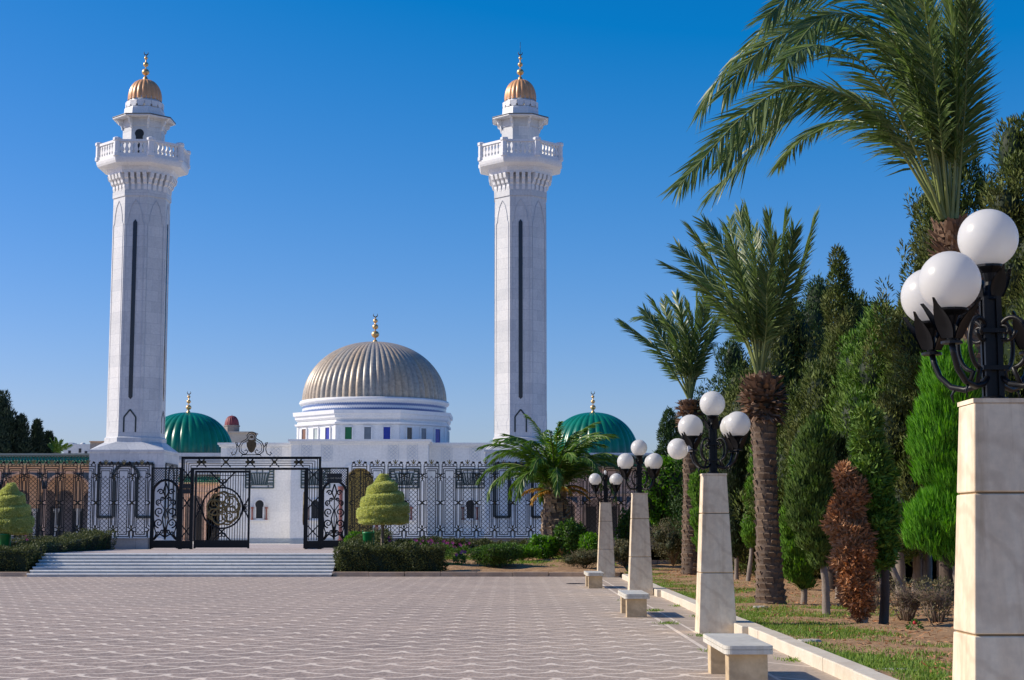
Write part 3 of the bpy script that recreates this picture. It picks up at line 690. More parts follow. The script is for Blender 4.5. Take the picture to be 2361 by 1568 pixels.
# low lattice reliefs high on the walls
for xd, Yw in ((705, YB), (752, YB), (906, YB), (950, YB), (635, YW), (1030, YW), (1095, YW), (535, YW)):
    q = MB(); cx = xx(xd, Yw); z0, z1 = zz(1060, Yw), zz(1026, Yw); hw = .3
    q.poly([(cx-hw*1.25, z0-.1), (cx+hw*1.25, z0-.1), (cx+hw*1.25, z1+.1), (cx-hw*1.25, z1+.1)], .03, Yw-.01, .03, True)
    for k in range(4):
        zc = z0+(z1-z0)*(k+.5)/4; hz = (z1-z0)/8
        for i in (-1, 1): q.poly([(cx+i*hw/2-hw/2, zc), (cx+i*hw/2, zc+hz), (cx+i*hw/2+hw/2, zc), (cx+i*hw/2, zc-hz)], .035, Yw-.01, .028, True)
    q.build('lattice_relief', M['relief'], ms)
# portal ring, golden doors set back, columns
q = MB(); o_ = arch_pts(AX, zs, ar+.42, 20, .2); i_ = arch_pts(AX, zs, ar+.02, 20, .2)
q.prism(o_+i_[::-1], YB-.09, YB-.002); pr = q.build('portal_arch', M['marble_plain'], ms)
q = MB(); q.box(AX-1.35, AX+1.35, YB+.75, YB+.88, G2-.3, zs+1.25); dr = q.build('golden_doors', M['gold_door'], ms)
q = MB(); q.box(AX-.03, AX+.03, YB+.7, YB+.75, G2, zs+1.2); q.build('door_joint', M['dark'], dr)
for s in (-1, 1):
    q = MB(); q.lathe([(.2, G2), (.2, G2+.25), (.13, G2+.3), (.12, zs-.75), (.2, zs-.5), (.22, zs-.3)], 12, (AX+s*1.28, YB-.26), sm=False); q.build('portal_column', M['red_col'], ms)
# octagonal drum with coloured windows
Ro = 6.26; fr_ = Ro*.9239; zd0 = zw_top-.8; zy = lambda y: zz(y, DY-fr_)
zwin0, zwin1 = zy(1017), zy(983)
b = MB(); octa(b, [(Ro, zd0), (Ro, zwin1+.15)], dc); b.build('octagonal_drum', M['marble_plain'], ms)
b = MB(); zc0, zc1, zc2, zc3 = zy(974.5), zy(968), zy(953), zy(945)
octa(b, [(Ro, zwin1+.16), (Ro, zc0-.1), (Ro*1.03, zc0-.08), (Ro*1.035, zc0+.06), (Ro*1.0, zc0+.09), (Ro*.995, zc1+.06), (Ro*1.01, zc1+.08), (Ro*1.03, zc2-.3), (Ro*1.035, zc2-.05), (Ro*1.055, zc2-.03), (Ro*1.06, zc3), (Ro*.97, zc3+.02), (Ro*.9, zc3+.03)], dc)
b.build('drum_cornice', M['marble_plain'], ms)
cols = {-1: ('w_brown', 'w_pale', 'w_blue'), 0: ('w_green', 'w_grey', 'w_blue'), 1: ('w_dark', 'w_grey', 'w_blue'), 2: ('w_green', 'w_grey', 'w_brown'), -2: ('w_green', 'w_pale', 'w_blue')}
cn = {'w_brown': 'brown', 'w_pale': 'pale grey', 'w_blue': 'deep blue', 'w_green': 'dark green', 'w_grey': 'grey', 'w_dark': 'almost black'}
for f in range(-2, 3):
    t = f*PI/4; n = (math.sin(t), -math.cos(t)); e = (math.cos(t), math.sin(t))
    def put(tm, name, mat, par):
        mb = MB(); mb.add([(AX+e[0]*v[0]+n[0]*(fr_-v[1]), DY+e[1]*v[0]+n[1]*(fr_-v[1]), v[2]) for v in tm.v], tm.f, False); return mb.build(name, mat, par)
    for i in range(3):
        u = (i-1)*1.45; w = .31
        tm = MB(); tm.poly([(u-w, zwin0-.3), (u+w, zwin0-.3), (u+w, zwin1), (u-w, zwin1)], .1, -.05, .1, True); fo = put(tm, 'window', M['marble_plain'], ms)
        tm = MB(); tm.box(u-w+.04, u+w-.04, -.03, .04, zwin0-.28, zwin1-.04); po = put(tm, 'pane', M[cols[f][i]], fo)
    for s in (-1, 1):
        tm = MB(); tm.box(s*2.28-.1, s*2.28+.1, -.05, .0, zd0, zwin1+.1); put(tm, 'pilaster', M['marble_plain'], ms)
zr = zz(928, DY); Rd = 5.72
b = MB(); z1 = zz(945, DY-5.8)
b.lathe([(Rd*.98, z1-.3), (Rd*.985, zr-.42), (Rd*1.0, zr-.36), (Rd*1.025, zr-.28), (Rd*1.037, zr-.14), (Rd*1.025, zr), (Rd*.9, zr+.02)], 128, dc, sm=True); b.build('dome_ring', M['marble_plain'], ms)
b = MB(); b.lathe([(Rd*.99, z1-.05), (Rd*.998, zr-.37)], 128, dc, sm=True, close=False); b.build('tile_band', M['zigzag'], ms)
ribbed('dome', Rd, zr, zz(789, DY)-zr, dc, 66, .03, M['dome'], ms, 8, 34, .93)
finial(ms, dc, zz(789, DY)-.03, [(zz(771, DY), .31), (zz(753.5, DY), .24), (zz(740, DY), .19)], .05, zz(731, DY), None, .17)

# ================================================================== side courts with green domes and arcades
def green_hall(xd, label):
    Y = 144.0; cx = xx(xd, Y); r = 4.08; zb_ = zz(1050, Y)
    root = empty('domed_hall', (cx, Y, G2), label, 'domed hall', 'green domed halls behind the minarets')
    b = MB(); b.box(cx-5.2, cx+5.2, Y-5.2, Y+5.2, G2-.4, zb_-.9); w = b.build('wall', M['marble_plain'], root)
    b = MB(); b.box(cx-5.3, cx+5.3, Y-5.3, Y+5.3, zb_-.899, zb_-.6); b.box(cx-4.6, cx+4.6, Y-4.6, Y+4.6, zb_-.599, zb_-.3); b.box(cx-4.9, cx+4.9, Y-4.9, Y+4.9, zb_-.299, zb_); b.build('cornice', M['marble_grey'], root)
    d = ribbed('dome', r, zb_, zz(951, Y)-zb_, (cx, Y), 32, .045, M['green_dome'], root, 8, 24, .9)
    finial(root, (cx, Y), zz(951, Y)-.03, [(zz(939.5, Y), .25), (zz(926, Y), .19), (zz(915, Y), .14)], .04, zz(909, Y), None, .16)
green_hall(430, 'hall with glossy green ribbed dome and three gilded balls, right behind the left minaret')
green_hall(1368.5, 'hall with glossy green ribbed dome behind the crown of the stout palm')

M['back_shade'] = plain('shaded_back_wall', (.2, .16, .15), .5, 0, .4, 3)  # shade under the arches put into the back wall's colour
def arcade(x0, x1, Y, bays, z_top_d, label, arch_w, zspring, ztopa, depth=4.5, inner=True, roof=(1044, 1071), wall_top=1073, spandrel=True, doors=True, kind='arcade'):
    """bays: list of arch centres; heights are in metres"""
    zr0, zr1 = zz(roof[1], Y), zz(roof[0], Y); zt = zz(wall_top, Y)
    root = empty('arcade', ((x0+x1)/2, Y, H1), label, 'arcade', 'ochre arcades of the court')
    wmb = MB(); smb = MB(); r = arch_w/2
    edges = [x0]+[(a+b_)/2 for a, b_ in zip(bays[:-1], bays[1:])]+[x1]
    zsp0 = ztopa+.06
    for i, cx in enumerate(bays):
        a = arch_pts(cx, zspring, r, 16, .12, (ztopa-zspring)/r-1)
        wl, wr = edges[i], edges[i+1]
        wmb.prism([(wl, G2-.4), (cx-r*.985, G2-.4), (cx-r*.985, zspring-.1)]+a[::-1]+[(cx+r*.985, zspring-.1), (cx+r*.985, G2-.4), (wr, G2-.4), (wr, zt), (wl, zt)], Y, Y+.5)
        if spandrel:
            for s in (-1, 1):
                h = [p for p in a if (p[0]-cx)*s >= -1e-6 and p[1] > zspring]
                if s == 1: pts = [(cx+.1, zsp0)]+[]
                hh = sorted(h, key=lambda p: abs(p[0]-cx))
                e_ = (wr if s == 1 else wl)-s*.14
                pts = [(p[0]+s*.16, p[1]+.02) for p in hh]+[(e_, zspring+.05), (e_, zsp0)]
                pts = [(cx+s*.3, zsp0)]+pts
                pts = [pts[0]]+pts[2:]
                if s == 1: pts = pts[::-1]
                smb.prism(pts, Y-.03, Y-.003)
    w = wmb.build('front_wall', M['ochre'], root)
    if spandrel: smb.build('spandrel_tiles', M['slate'], w)
    # string courses
    q = MB(); q.box(x0, x1, Y-.12, Y-.003, zt-.14, zt); q.box(x0, x1, Y-.07, Y-.003, zsp0+.1, zsp0+.2); q.build('string_course', M['ochre_in'], root)
    # second row of arches, back wall
    if inner:
        m2 = MB(); Y2 = Y+2.6
        for i, cx in enumerate(bays):
            for s in (-1, 1):
                c2 = cx+s*r*.62; r2 = r*.42; a = arch_pts(c2, zspring-.5, r2, 12, .2)
                wl, wr = (edges[i], cx) if s < 0 else (cx, edges[i+1])
                m2.prism([(wl, zspring-1.1), (c2-r2*.95, zspring-1.1), (c2-r2*.95, zspring-.6)]+a[::-1]+[(c2+r2*.95, zspring-.6), (c2+r2*.95, zspring-1.1), (wr, zspring-1.1), (wr, zt), (wl, zt)], Y2, Y2+.4)
                k = MB(); k.lathe([(.17, HC), (.17, HC+.2), (.11, HC+.25), (.1, zspring-1.5), (.19, zspring-1.25), (.2, zspring-1.1)], 12, (cx if s < 0 else edges[i+1], Y2+.2), sm=False); k.build('column', M['pale_col'], root)
        m2.build('inner_arches', M['ochre_in'], root)
    bk = MB(); bk.box(x0, x1, Y+depth, Y+depth+.3, G2-.4, zt); bw = bk.build('back_wall', M['back_shade'], root)
    if doors:
        for cx in bays:
            for dx in (-.45, .85):
                q = MB(); q.box(cx+dx-.32, cx+dx+.32, Y+depth-.06, Y+depth-.003, HC, HC+2.5); q.build('doorway', M['dark'], bw)
    # ceiling, tiled eave, coping
    q = MB(); q.box(x0, x1, Y-.1, Y+depth+.3, zt+.002, zt+.2); q.build('ceiling', M['beige'], root)
    q = MB(); n = int((x1-x0)/.19); zA, zB = zt+.2, zr1-.28
    yA, yB = Y-.75, Y+.9
    q.prism([(x0, zA-.1), (x1, zA-.1), (x1, zA), (x0, zA)], yA+.05, Y+1)
    vs = [(x0, yA, zA), (x1, yA, zA), (x1, yB, zB), (x0, yB, zB)]; q.add(vs, [(0, 1, 2, 3)], False)
    for i in range(n):
        x = x0+(i+.5)*(x1-x0)/n
        q.tube([(x, yA-.06, zA+.03), (x, yA+(yB-yA)*.33, zA+(zB-zA)*.33+.045)], .072, 8); q.tube([(x, yA+(yB-yA)*.3, zA+(zB-zA)*.3+.02), (x, yA+(yB-yA)*.67, zA+(zB-zA)*.67+.045)], .072, 8); q.tube([(x, yA+(yB-yA)*.63, zA+(zB-zA)*.63+.02), (x, yB, zB+.04)], .072, 8)
    q.build('tiled_eave', M['green_tile'], root)
    q = MB(); q.box(x0, x1, Y+.85, Y+depth+.4, zt+.21, zr1-.12); q.box(x0-.02, x1+.02, Y+.75, Y+depth+.5, zr1-.119, zr1); q.build('coping', M['beige'], root)
    return root
YA = 100.0
cxs = [xx(153-103*k, YA) for k in range(4)][::-1]
arcade(xx(-310, YA), xx(213, YA)+.6, YA, cxs, 0, 'ochre arcade with green tiled eave and slate spandrels, left of the left minaret', 2.72, zz(1130, YA), zz(1092, YA))
cxs = [xx(1285+103*k, YA) for k in range(3)]
arcade(xx(1240, YA), xx(1545, YA), YA, cxs, 0, 'shaded ochre arcade with green tiled eave, right of the stout palm', 2.3, zz(1172, YA), zz(1148, YA), 4.5, False, (1047, 1078), 1079)
Y3 = 134.0
arcade(xx(330, Y3), xx(506, Y3), Y3, [xx(374, Y3), xx(448, Y3), xx(500, Y3)], 0, 'small far ochre arcade with green tiled eave, seen through the tall gate', 1.6, zz(1165, Y3), zz(1142, Y3), 4, False, (1092, 1113), 1115, False)

# far town
t = empty('domed_tower', (xx(531, 190), 190, 0), 'distant tower with small dark red ribbed dome above the mausoleum wing', 'tower')
Y = 190.0; cx = xx(531, Y); zq = lambda y: zz(y, Y)
b = MB(); b.box(cx-.9, cx+2.6, Y-1.7, Y+2, -.05, zq(1000)); b.box(cx-1.1, cx+2.8, Y-1.9, Y+2.2, zq(1000)+.002, zq(997)); b.build('tower_base', M['beige'], t)
b = MB(); octa(b, [(.92, zq(997)), (.92, zq(984)), (1.0, zq(983)), (1.0, zq(981))], (cx, Y)); b.build('tower_drum', M['grey_wall'], t)
ribbed('dome', .87, zq(981.5), zq(958.5)-zq(981.5), (cx, Y), 18, .06, M['red_dome'], t, 6, 14, .8)
b = MB(); b.tube([(cx, Y, zq(960)), (cx, Y, zq(955.5))], .05, 6, r2=.01); b.build('finial', M['red_dome'], t)
t = empty('town_house', (xx(180, 190), 190, 0), 'distant white flat roofed house with small dark windows beyond the left arcade', 'house')
b = MB(); b.box(xx(143, Y), xx(206, Y), Y, Y+8, -.05, zq(1024)); b.box(xx(149, Y), xx(158, Y), Y+1, Y+3, zq(1024)-.1, zq(1019.5)); b.lathe([(xx(180, Y)-xx(172, Y), zq(1024)-.1), (.28, zq(1020)), (.1, zq(1018.4))], 16, (xx(177, Y), Y+2)); b.build('wall', M['plaster'], t)
for (a, y0, y1) in ((181, 1034, 1044), (157, 1039, 1050), (195, 1040, 1046)):
    b = MB(); b.box(xx(a-3, Y), xx(a+3, Y), Y-.04, Y+.05, zq(y1), zq(y0)); b.build('window', M['w_dark'], t)
t = empty('town_block', (xx(222, 180), 180, 0), 'distant grey brown flat roofed block next to the left minaret', 'house')
Y = 180.0
b = MB(); b.box(xx(204, Y), xx(250, Y), Y, Y+6, -.05, zq(1020)); b.build('wall', M['grey_wall'], t)
b = MB(); b.box(xx(203, Y), xx(251, Y), Y-.2, Y+6.2, zq(1020)+.002, zq(1017)); b.build('roof_slab', M['ochre_in'], t)
# ================================================================== fence and gate
YF = 67.0; ZW = zz(1240, YF); PW = 41.3/F*YF*1.004
def spiral(cx, cz, r, turns, a0, d=1, n=22, r1=.18):
    return [(cx+(r+(r*r1-r)*k/n)*math.cos(a0+d*2*PI*turns*k/n), cz+(r+(r*r1-r)*k/n)*math.sin(a0+d*2*PI*turns*k/n)) for k in range(n+1)]
def curve(mb, pts2, y, r, taper=None):
    mb.tube([(p[0], y, p[1]) for p in pts2], r, 5, True, taper)
ZT = 2.95; ND = (2.57, 1.445, .335)
def fence_panel(x, z, parent, y=YF):
    """one bay of the railing, node post to node post"""
    w = PW; b = MB(); B = .035
    c = x+w/2; P = lambda u, v: (x+u, z+v)
    for s, n0 in ((1, x), (-1, x+w)):
        q = lambda u, v: (n0+s*u, z+v)
        # hexagon halves beside the node post
        b.poly([q(.0, ND[0]-.12), q(.0, ND[0]-.17), q(.062, ND[0]-.24), q(.062, ND[1]+.1), q(0, ND[1]), q(.062, ND[1]-.1), q(.062, ND[2]+.2), q(0, ND[2]+.12)], B, y)
        b.poly([q(0, ND[2]), q(.062, ND[2]-.09), q(.062, 0)], B, y)
        b.poly([q(.068, ZT-.02), q(.068, ND[0]+.11), q(0, ND[0])], B, y)
        # outer and inner uprights, crossings at the nodes
        b.bar(q(.118, ND[0]+.06), q(.118, ND[1]+.07), B, y, .024); b.bar(q(.118, ND[1]-.07), q(.118, ND[2]+.07), B, y, .024)
        for nd in ND:
            b.bar(q(0, nd), q(.12, nd+.085), B*1.15, y, .036); b.bar(q(0, nd), q(.12, nd-.085), B*1.15, y, .036)
            b.bar(q(.115, nd+.085), q(.19, nd+.085), B, y, .034); b.bar(q(.115, nd-.085), q(.19, nd-.085), B, y, .034)
    b.bar((x+.05, z+ZT), (x+w-.05, z+ZT), .034, y)
    b.poly([(x+.125, z+ND[0]+.085), (x+.125, z+ZT-.1), (x+w-.125, z+ZT-.1), (x+w-.125, z+ND[0]+.085)], B, y, .026)
    b.poly([(x+.105, z+ND[2]-.085), (x+.105, z+.05), (x+w-.105, z+.05), (x+w-.105, z+ND[2]-.085)], B, y, .026)
    b.poly([(x+.192, z+.13), (x+.192, z+ZT-.18), (x+w-.192, z+ZT-.18), (x+w-.192, z+.13)], B*.9, y, .022, True)
    # diamond mesh
    x0, x1, z0, z1 = x+.192, x+w-.192, z+.13, z+ZT-.4; W = x1-x0; p = W/2; k = 0
    n = int((z1-z0)/p)+1
    for i in range(-2, n+1):
        for dr in (1, -1):
            a = z0+i*p; lo = max(a, z0); hi = min(a+W, z1)
            if hi-lo < .02: continue
            f = lambda zz_: (x0+(zz_-a) if dr > 0 else x1-(zz_-a))
            b.bar((f(lo), lo), (f(hi), hi), .018, y, .012 if dr > 0 else .01)
    # cresting scrolls
    for s in (-1, 1):
        curve(b, [(c+s*(w/2-.065), z+ZT), (c+s*(w/2-.07), z+ZT+.08), (c+s*(w/2-.12), z+ZT+.14), (c+s*(w/2-.2), z+ZT+.12), (c+s*(w/2-.22), z+ZT+.06), (c+s*(w/2-.17), z+ZT+.05)], y, .02)
        curve(b, [(c+s*.16, z+ZT+.01), (c+s*.13, z+ZT+.09), (c+s*.05, z+ZT+.1), (c+s*.02, z+ZT+.02)], y, .014)
        b.ball((c+s*(w/2-.15), y, z+ZT+.17), .045, 8, 6); b.ball((c+s*(w/2-.1), y, z+ZT+.16), .035, 8, 6)
    b_panel = b
    g_ = MB()
    for dz, hw, hh in ((.15, .055, .075), (.24, .03, .05)):
        g_.prism([(c-hw, z+ZT+dz), (c, z+ZT+dz-hh), (c+hw, z+ZT+dz), (c, z+ZT+dz+hh)], y-.03, y+.03)
    for s in (-1, 1): g_.prism([(c+s*.03-.02, z+ZT+.14), (c+s*.03+.02, z+ZT+.14), (c+s*.09+.015, z+ZT+.25), (c+s*.09-.015, z+ZT+.25)][::1], y-.02, y+.02)
    r_ = b; b.mi = 1
    for nd, e in ((ND[0], -.115), (ND[1], 0), (ND[2], .11)):
        for dz in {0, e}:
            r_.prism([(x-.055, z+nd+dz), (x, z+nd+dz-.062), (x+.055, z+nd+dz), (x, z+nd+dz+.062)], y-.035, y+.035)
    o = b.build('fence_panel', [M['iron'], M['gilt']], parent); g_.build('gilded_crest', M['gilt2'], o)
    return o
M['gilt2'] = plain('bright_gilt_iron', (.26, .19, .06), .5, .3, .3, 20)
def fence(x0, n, label):
    root = empty('iron_fence', (x0+n*PW/2, YF, ZW), label, 'fence', 'black iron fences beside the gate')
    first = fence_panel(x0, ZW, root); px = first.location.x
    for i in range(1, n):
        c = first.copy(); COL.objects.link(c); c.parent = root; c.location.x = px+i*PW
        for ch in list(first.children): d = ch.copy(); COL.objects.link(d); d.parent = c
    return root
XR0 = xx(807, YF); XL1 = xx(346, YF)
fence(XR0, 18, 'black iron fence with gilded crests right of the gate, behind the stout palm')
fence(XL1-11*PW, 11, 'black iron fence with gilded crests to the left of the gate, before the left minaret')
for x0, x1, lab in ((XR0-.05, XR0+18*PW+14, 'low grey stone wall carrying the right hand iron fence'), (-60, XL1, 'low grey stone wall carrying the left hand iron fence')):
    b = MB(); b.box(x0, x1, YF-.2, YF+.2, .3, ZW-.06); b.box(x0-.02, x1+.02, YF-.23, YF+.23, ZW-.059, ZW-.001); tag(b.build('base_wall', M['wallbase']), lab, 'wall')

gx = lambda d: xx(d, YF)
gz = lambda d: zz(d, YF)
gate = empty('entrance_gate', (AX, YF, H1), 'tall black iron entrance gate with crested portal and gilded round grille above the steps', 'gate')
GX0, GX1, GX2, GX3 = gx(419), gx(443.5), gx(707), gx(737); GZ1, GZ0 = gz(1053), gz(1078); zg = H1+.03
pf = MB(); Bp = .07
pf.box(GX0-.04, GX0+.05, YF-.06, YF+.06, H1, GZ1); pf.box(GX3-.05, GX3+.04, YF-.06, YF+.06, H1, GZ1); pf.box(GX0+.052, GX3-.052, YF-.06, YF+.06, GZ1-.09, GZ1)
pf.box(GX1-.06, GX1+.05, YF-.07, YF+.07, H1, GZ0-.1); pf.box(GX2-.05, GX2+.06, YF-.07, YF+.07, H1, GZ0-.1); pf.box(GX1-.06, GX2+.06, YF-.065, YF+.065, GZ0-.099, GZ0-.01)
for (xa, xb) in ((GX0, GX1), (GX2, GX3)): pf.box(xa+.05, xb-.05, YF-.04, YF+.04, H1+.02, H1+.34)
hgt = GZ1-GZ0
for i in range(1, 5):  # nested rails following the portal
    q = i/5.0; d = .026-.002*i
    ya = [(GX0+(GX1-GX0)*q, H1+.36), (GX0+(GX1-GX0)*q, GZ1-hgt*q), (GX3-(GX3-GX2)*q, GZ1-hgt*q), (GX3-(GX3-GX2)*q, H1+.36)]
    pf.poly(ya, .03, YF, d)
def knot(mb, cx, cz, sx, sz, y, w=.045):
    mb.bar((cx-sx, cz-sz), (cx+sx, cz+sz), w, y-.012, .03); mb.bar((cx-sx, cz+sz), (cx+sx, cz-sz), w, y+.012, .03)
kx = [GX1+.35+(GX2-GX1-.7)*k/4 for k in range(5)]
for x in kx: knot(pf, x, (GZ1+GZ0)/2, .2, hgt*.46, YF)
for zq_ in (gz(1095), gz(1160), gz(1225)):
    for xa, xb in ((GX0, GX1), (GX2, GX3)): knot(pf, (xa+xb)/2, zq_, (xb-xa)*.42, .24, YF)
lz = pf; pf.mi = 1
for k, x in enumerate(kx):
    for dx in ((-.12, .12) if k % 2 == 0 else (0,)):
        lz.prism([(x+dx-.085, (GZ1+GZ0)/2), (x+dx, (GZ1+GZ0)/2-.085), (x+dx+.085, (GZ1+GZ0)/2), (x+dx, (GZ1+GZ0)/2+.085)], YF-.05, YF+.05)
pfo = pf.build('portal_frame', [M['iron'], M['gilt']], gate)
# crest over the portal
em = MB(); ex = gx(577.5); ez = GZ1+.02; ye = YF
for s in (-1, 1):
    o_ = [(0, 1.0), (.13, .97), (.2, .86), (.17, .76), (.24, .7), (.42, .6), (.52, .4), (.5, .2), (.36, .08), (.2, .1), (.15, .2), (.22, .27), (.28, .22)]
    curve(em, [(ex+s*p, ez+q) for p, q in o_], ye, .022)
    i_ = [(0, .93), (.09, .9), (.13, .84), (.1, .74), (.2, .64), (.36, .55), (.44, .4), (.42, .22), (.3, .14)]
    curve(em, [(ex+s*p, ez+q) for p, q in i_], ye, .015)
    curve(em, [(ex+s*p, ez+q) for p, q in [(.5, .36), (.58, .45), (.6, .56), (.68, .58), (.62, .46), (.6, .28), (.66, .1), (.78, .04), (.84, .12), (.78, .18)]], ye, .02)
em.poly([(ex-.42, ez), (ex-.36, ez+.06), (ex+.36, ez+.06), (ex+.42, ez)], .03, ye)
emo = em.build('crest', M['iron'], gate)
sh = MB(); sh.prism([(ex, ez+.14), (ex+.1, ez+.2), (ex+.19, ez+.42), (ex+.2, ez+.56), (ex+.13, ez+.6), (ex+.16, ez+.7), (ex, ez+.67), (ex-.16, ez+.7), (ex-.13, ez+.6), (ex-.2, ez+.56), (ex-.19, ez+.42), (ex-.1, ez+.2)][::1], YF-.05, YF+.05)
sh.prism([(ex+.07*math.cos(a), ez+.8+.055*math.sin(a)) for a in np.linspace(0, 2*PI, 13)[:-1]], YF-.04, YF+.04); sh.build('shield', M['bronze'], emo)
def gate_leaf(disc):
    """leaf in its closed place; returns mesh builders in portal coordinates"""
    x0, x1 = gx(449), gx(577); z0, z1 = zg, gz(1079)-.11; b = MB(); y = YF-.02
    b.box(x0, x0+.08, y-.04, y+.04, z0, z1); b.box(x1-.08, x1, y-.04, y+.04, z0, z1); b.box(x0+.08, x1-.08, y-.04, y+.04, z1-.09, z1); b.box(x0+.08, x1-.08, y-.035, y+.035, z0+.03, z0+.34)
    b.bar((x0+.08, z1-.2), (x1-.08, z1-.2), .03, y)
    cx, cz = (x0+x1)/2-.0, (z0+z1)/2+.06; r = .84; n = 19
    for i in range(n):
        u = x0+.08+(x1-x0-.16)*(i+1)/(n+1); b.bar((u, z0+.34), (u, z1-.09), .026, y+.002*(i % 2), .022)
    b.tube([(cx+r*math.cos(t), y, cz+r*math.sin(t)) for t in np.linspace(0, 2*PI, 49)], .04, 6)
    for (dx, dz) in ((0, 1), (0, -1), (1, 0), (-1, 0)):
        hx = (x1-x0)/2-.06; hz = (z1-z0)/2-.12
        kx_, kz = cx+dx*(r+(hx-r)*.45), cz+dz*(r+(hz-r)*.42)
        for s in (-1, 1):
            tx, tz = (cx+s*.52, cz+dz*hz) if dz else (cx+dx*hx, cz+s*.42)
            ux, uz = (cx-s*.16, cz+dz*(r-.02)) if dz else (cx+dx*(r-.02), cz-s*.16)
            b.bar((ux, uz), (tx, tz), .055, y, .05)
        for s in (-1, 1):
            ox, oz = (s*.09, 0) if dz else (0, s*.09)
            b.tube([(kx_+ox+.075*math.cos(t), y, kz+oz+.075*math.sin(t)) for t in np.linspace(0, 2*PI, 15)], .022, 5)
    d = None
    if disc:
        d = MB(); c2 = (cx+.06, cz-.02); rr = .7
        for k in range(5):
            a = 2*PI*k/5+.5; curve(d, [(c2[0]+.36*math.cos(a)+.32*math.cos(t), c2[1]+.36*math.sin(a)+.32*math.sin(t)) for t in np.linspace(0, 2*PI, 25)], y-.045-.004*k, .033)
        for k in range(7):
            a = 2*PI*k/7; curve(d, spiral(c2[0]+.42*math.cos(a), c2[1]+.42*math.sin(a), .24, 1.3, a+1, 1 if k % 2 else -1), y-.05-.003*k, .028)
        curve(d, [(c2[0]+(rr-.03+.03*math.sin(9*t))*math.cos(t), c2[1]+(rr-.03+.03*math.sin(9*t))*math.sin(t)) for t in np.linspace(0, 2*PI, 90)], y-.04, .035)
        curve(d, spiral(c2[0], c2[1], .26, 1.5, .4), y-.06, .03)
    return b, d, x1
lb, ld, _ = gate_leaf(True)
lo_ = lb.build('gate_leaf', M['iron'], gate); ld.build('gilded_round_grille', M['gilt_disc'], lo_)
rb_, rd_, hx_ = gate_leaf(True)
def swing(mb):
    """turn the mirrored leaf open about the right hand post, away from the plaza"""
    xh = GX2-.05; a = R(83); out = []
    for (x, y, z) in mb.v:
        u = x-gx(449); v = y-YF
        out.append((xh-u*math.cos(a)+v*math.sin(a), YF+u*math.sin(a)+v*math.cos(a), z))
    mb.v = out; mb.f = [f[::-1] for f in mb.f]; return mb
ro_ = swing(rb_).build('gate_leaf', M['iron'], gate); swing(rd_).build('gilded_round_grille', M['gilt'], ro_)
def side_gate(x0, x1, label):
    root = empty('side_gate', ((x0+x1)/2, YF, H1), label, 'gate', 'arched side gates flanking the entrance gate')
    zt = gz(1078); za = gz(1136); r = (x1-x0)/2-.1; cx = (x0+x1)/2
    f = MB(); f.box(x0, x0+.07, YF-.05, YF+.05, H1, zt); f.box(x1-.07, x1, YF-.05, YF+.05, H1, zt); f.box(x0+.07, x1-.07, YF-.045, YF+.045, zt-.06, zt)
    f.build('gate_frame', M['iron'], root)
    m = MB(); z0 = za; p = .105; W = x1-x0-.14
    for i in range(-14, 22):
        for dr in (1, -1):
            pts = []
            for k in range(60):
                s = k/59; x = x0+.07+W*s; z = z0+i*p+(W*s if dr > 0 else W*(1-s))
                ok = z < zt-.06 and ((x-cx)**2+(z-za)**2 > (r+.02)**2 if z > za else False)
                if ok: pts.append((x, z))
            if len(pts) > 2: m.bar(pts[0], pts[-1], .018, YF, .016 if dr > 0 else .012)
    m.build('diamond_mesh', M['iron'], root)
    l = MB(); y = YF-.01
    l.tube([(cx+r*math.cos(t), y, za+r*math.sin(t)) for t in np.linspace(0, PI, 25)], .055, 6)
    l.box(cx-r-.05, cx-r+.05, y-.05, y+.05, H1+.03, za); l.box(cx+r-.05, cx+r+.05, y-.05, y+.05, H1+.03, za); l.box(cx-r+.05, cx+r-.05, y-.04, y+.04, H1+.05, H1+.36)
    l.build('gate_leaf', M['iron'], root)
    s_ = MB(); zb_ = H1+.38; hh = za+r-zb_
    for s in (-1, 1):
        for (fx, fz, fr, a0, d, tn) in ((.55, .1, .16, -1.2, 1, 1.4), (.52, .28, .3, -PI/2, 1, 1.5), (.5, .47, .3, -PI/2, 1, 1.4), (.55, .63, .2, -PI/2, 1, 1.5), (.42, .8, .2, 0, 1, 1.3), (.24, .13, .14, PI, -1, 1.3), (.28, .68, .14, PI, -1, 1.3)):
            sp = spiral(s*fx*r, 0, fr*r*1.25, tn, a0, d)
            if s < 0: sp = [(-p_[0]-2*fx*r*0, p_[1]) for p_ in spiral(fx*r, 0, fr*r*1.25, tn, a0, d)]
            curve(s_, [(cx+p_[0], zb_+fz*hh+p_[1]) for p_ in sp], y, .034, .02)
        curve(s_, [(cx, zb_+.02), (cx+s*.1*r, zb_+.2*hh), (cx+s*.25*r, zb_+.36*hh), (cx+s*.05*r, zb_+.5*hh), (cx+s*.4*r, zb_+.6*hh)], y, .04, .02)
        curve(s_, [(cx+s*.9*r, zb_+.0), (cx+s*.7*r, zb_+.1*hh), (cx+s*.85*r, zb_+.2*hh), (cx+s*.93*r, zb_+.4*hh)], y, .036, .02)
        curve(s_, [(cx, zb_+.95*hh), (cx+s*.14*r, zb_+.86*hh), (cx+s*.2*r, zb_+.8*hh), (cx, zb_+.7*hh)], y, .03)
        curve(s_, [(cx+s*.85*r, zb_+.02), (cx+s*.45*r, zb_+.1*hh), (cx, zb_+.05*hh)], y, .04)
    curve(s_, [(cx, zb_), (cx, zb_+hh*.72)], y, .022)
    s_.build('scrollwork', M['iron'], root)
side_gate(gx(348), gx(417), 'arched black side gate with scrollwork, left of the tall portal')
side_gate(gx(739), gx(803), 'arched black side gate with scrollwork, right of the tall portal')
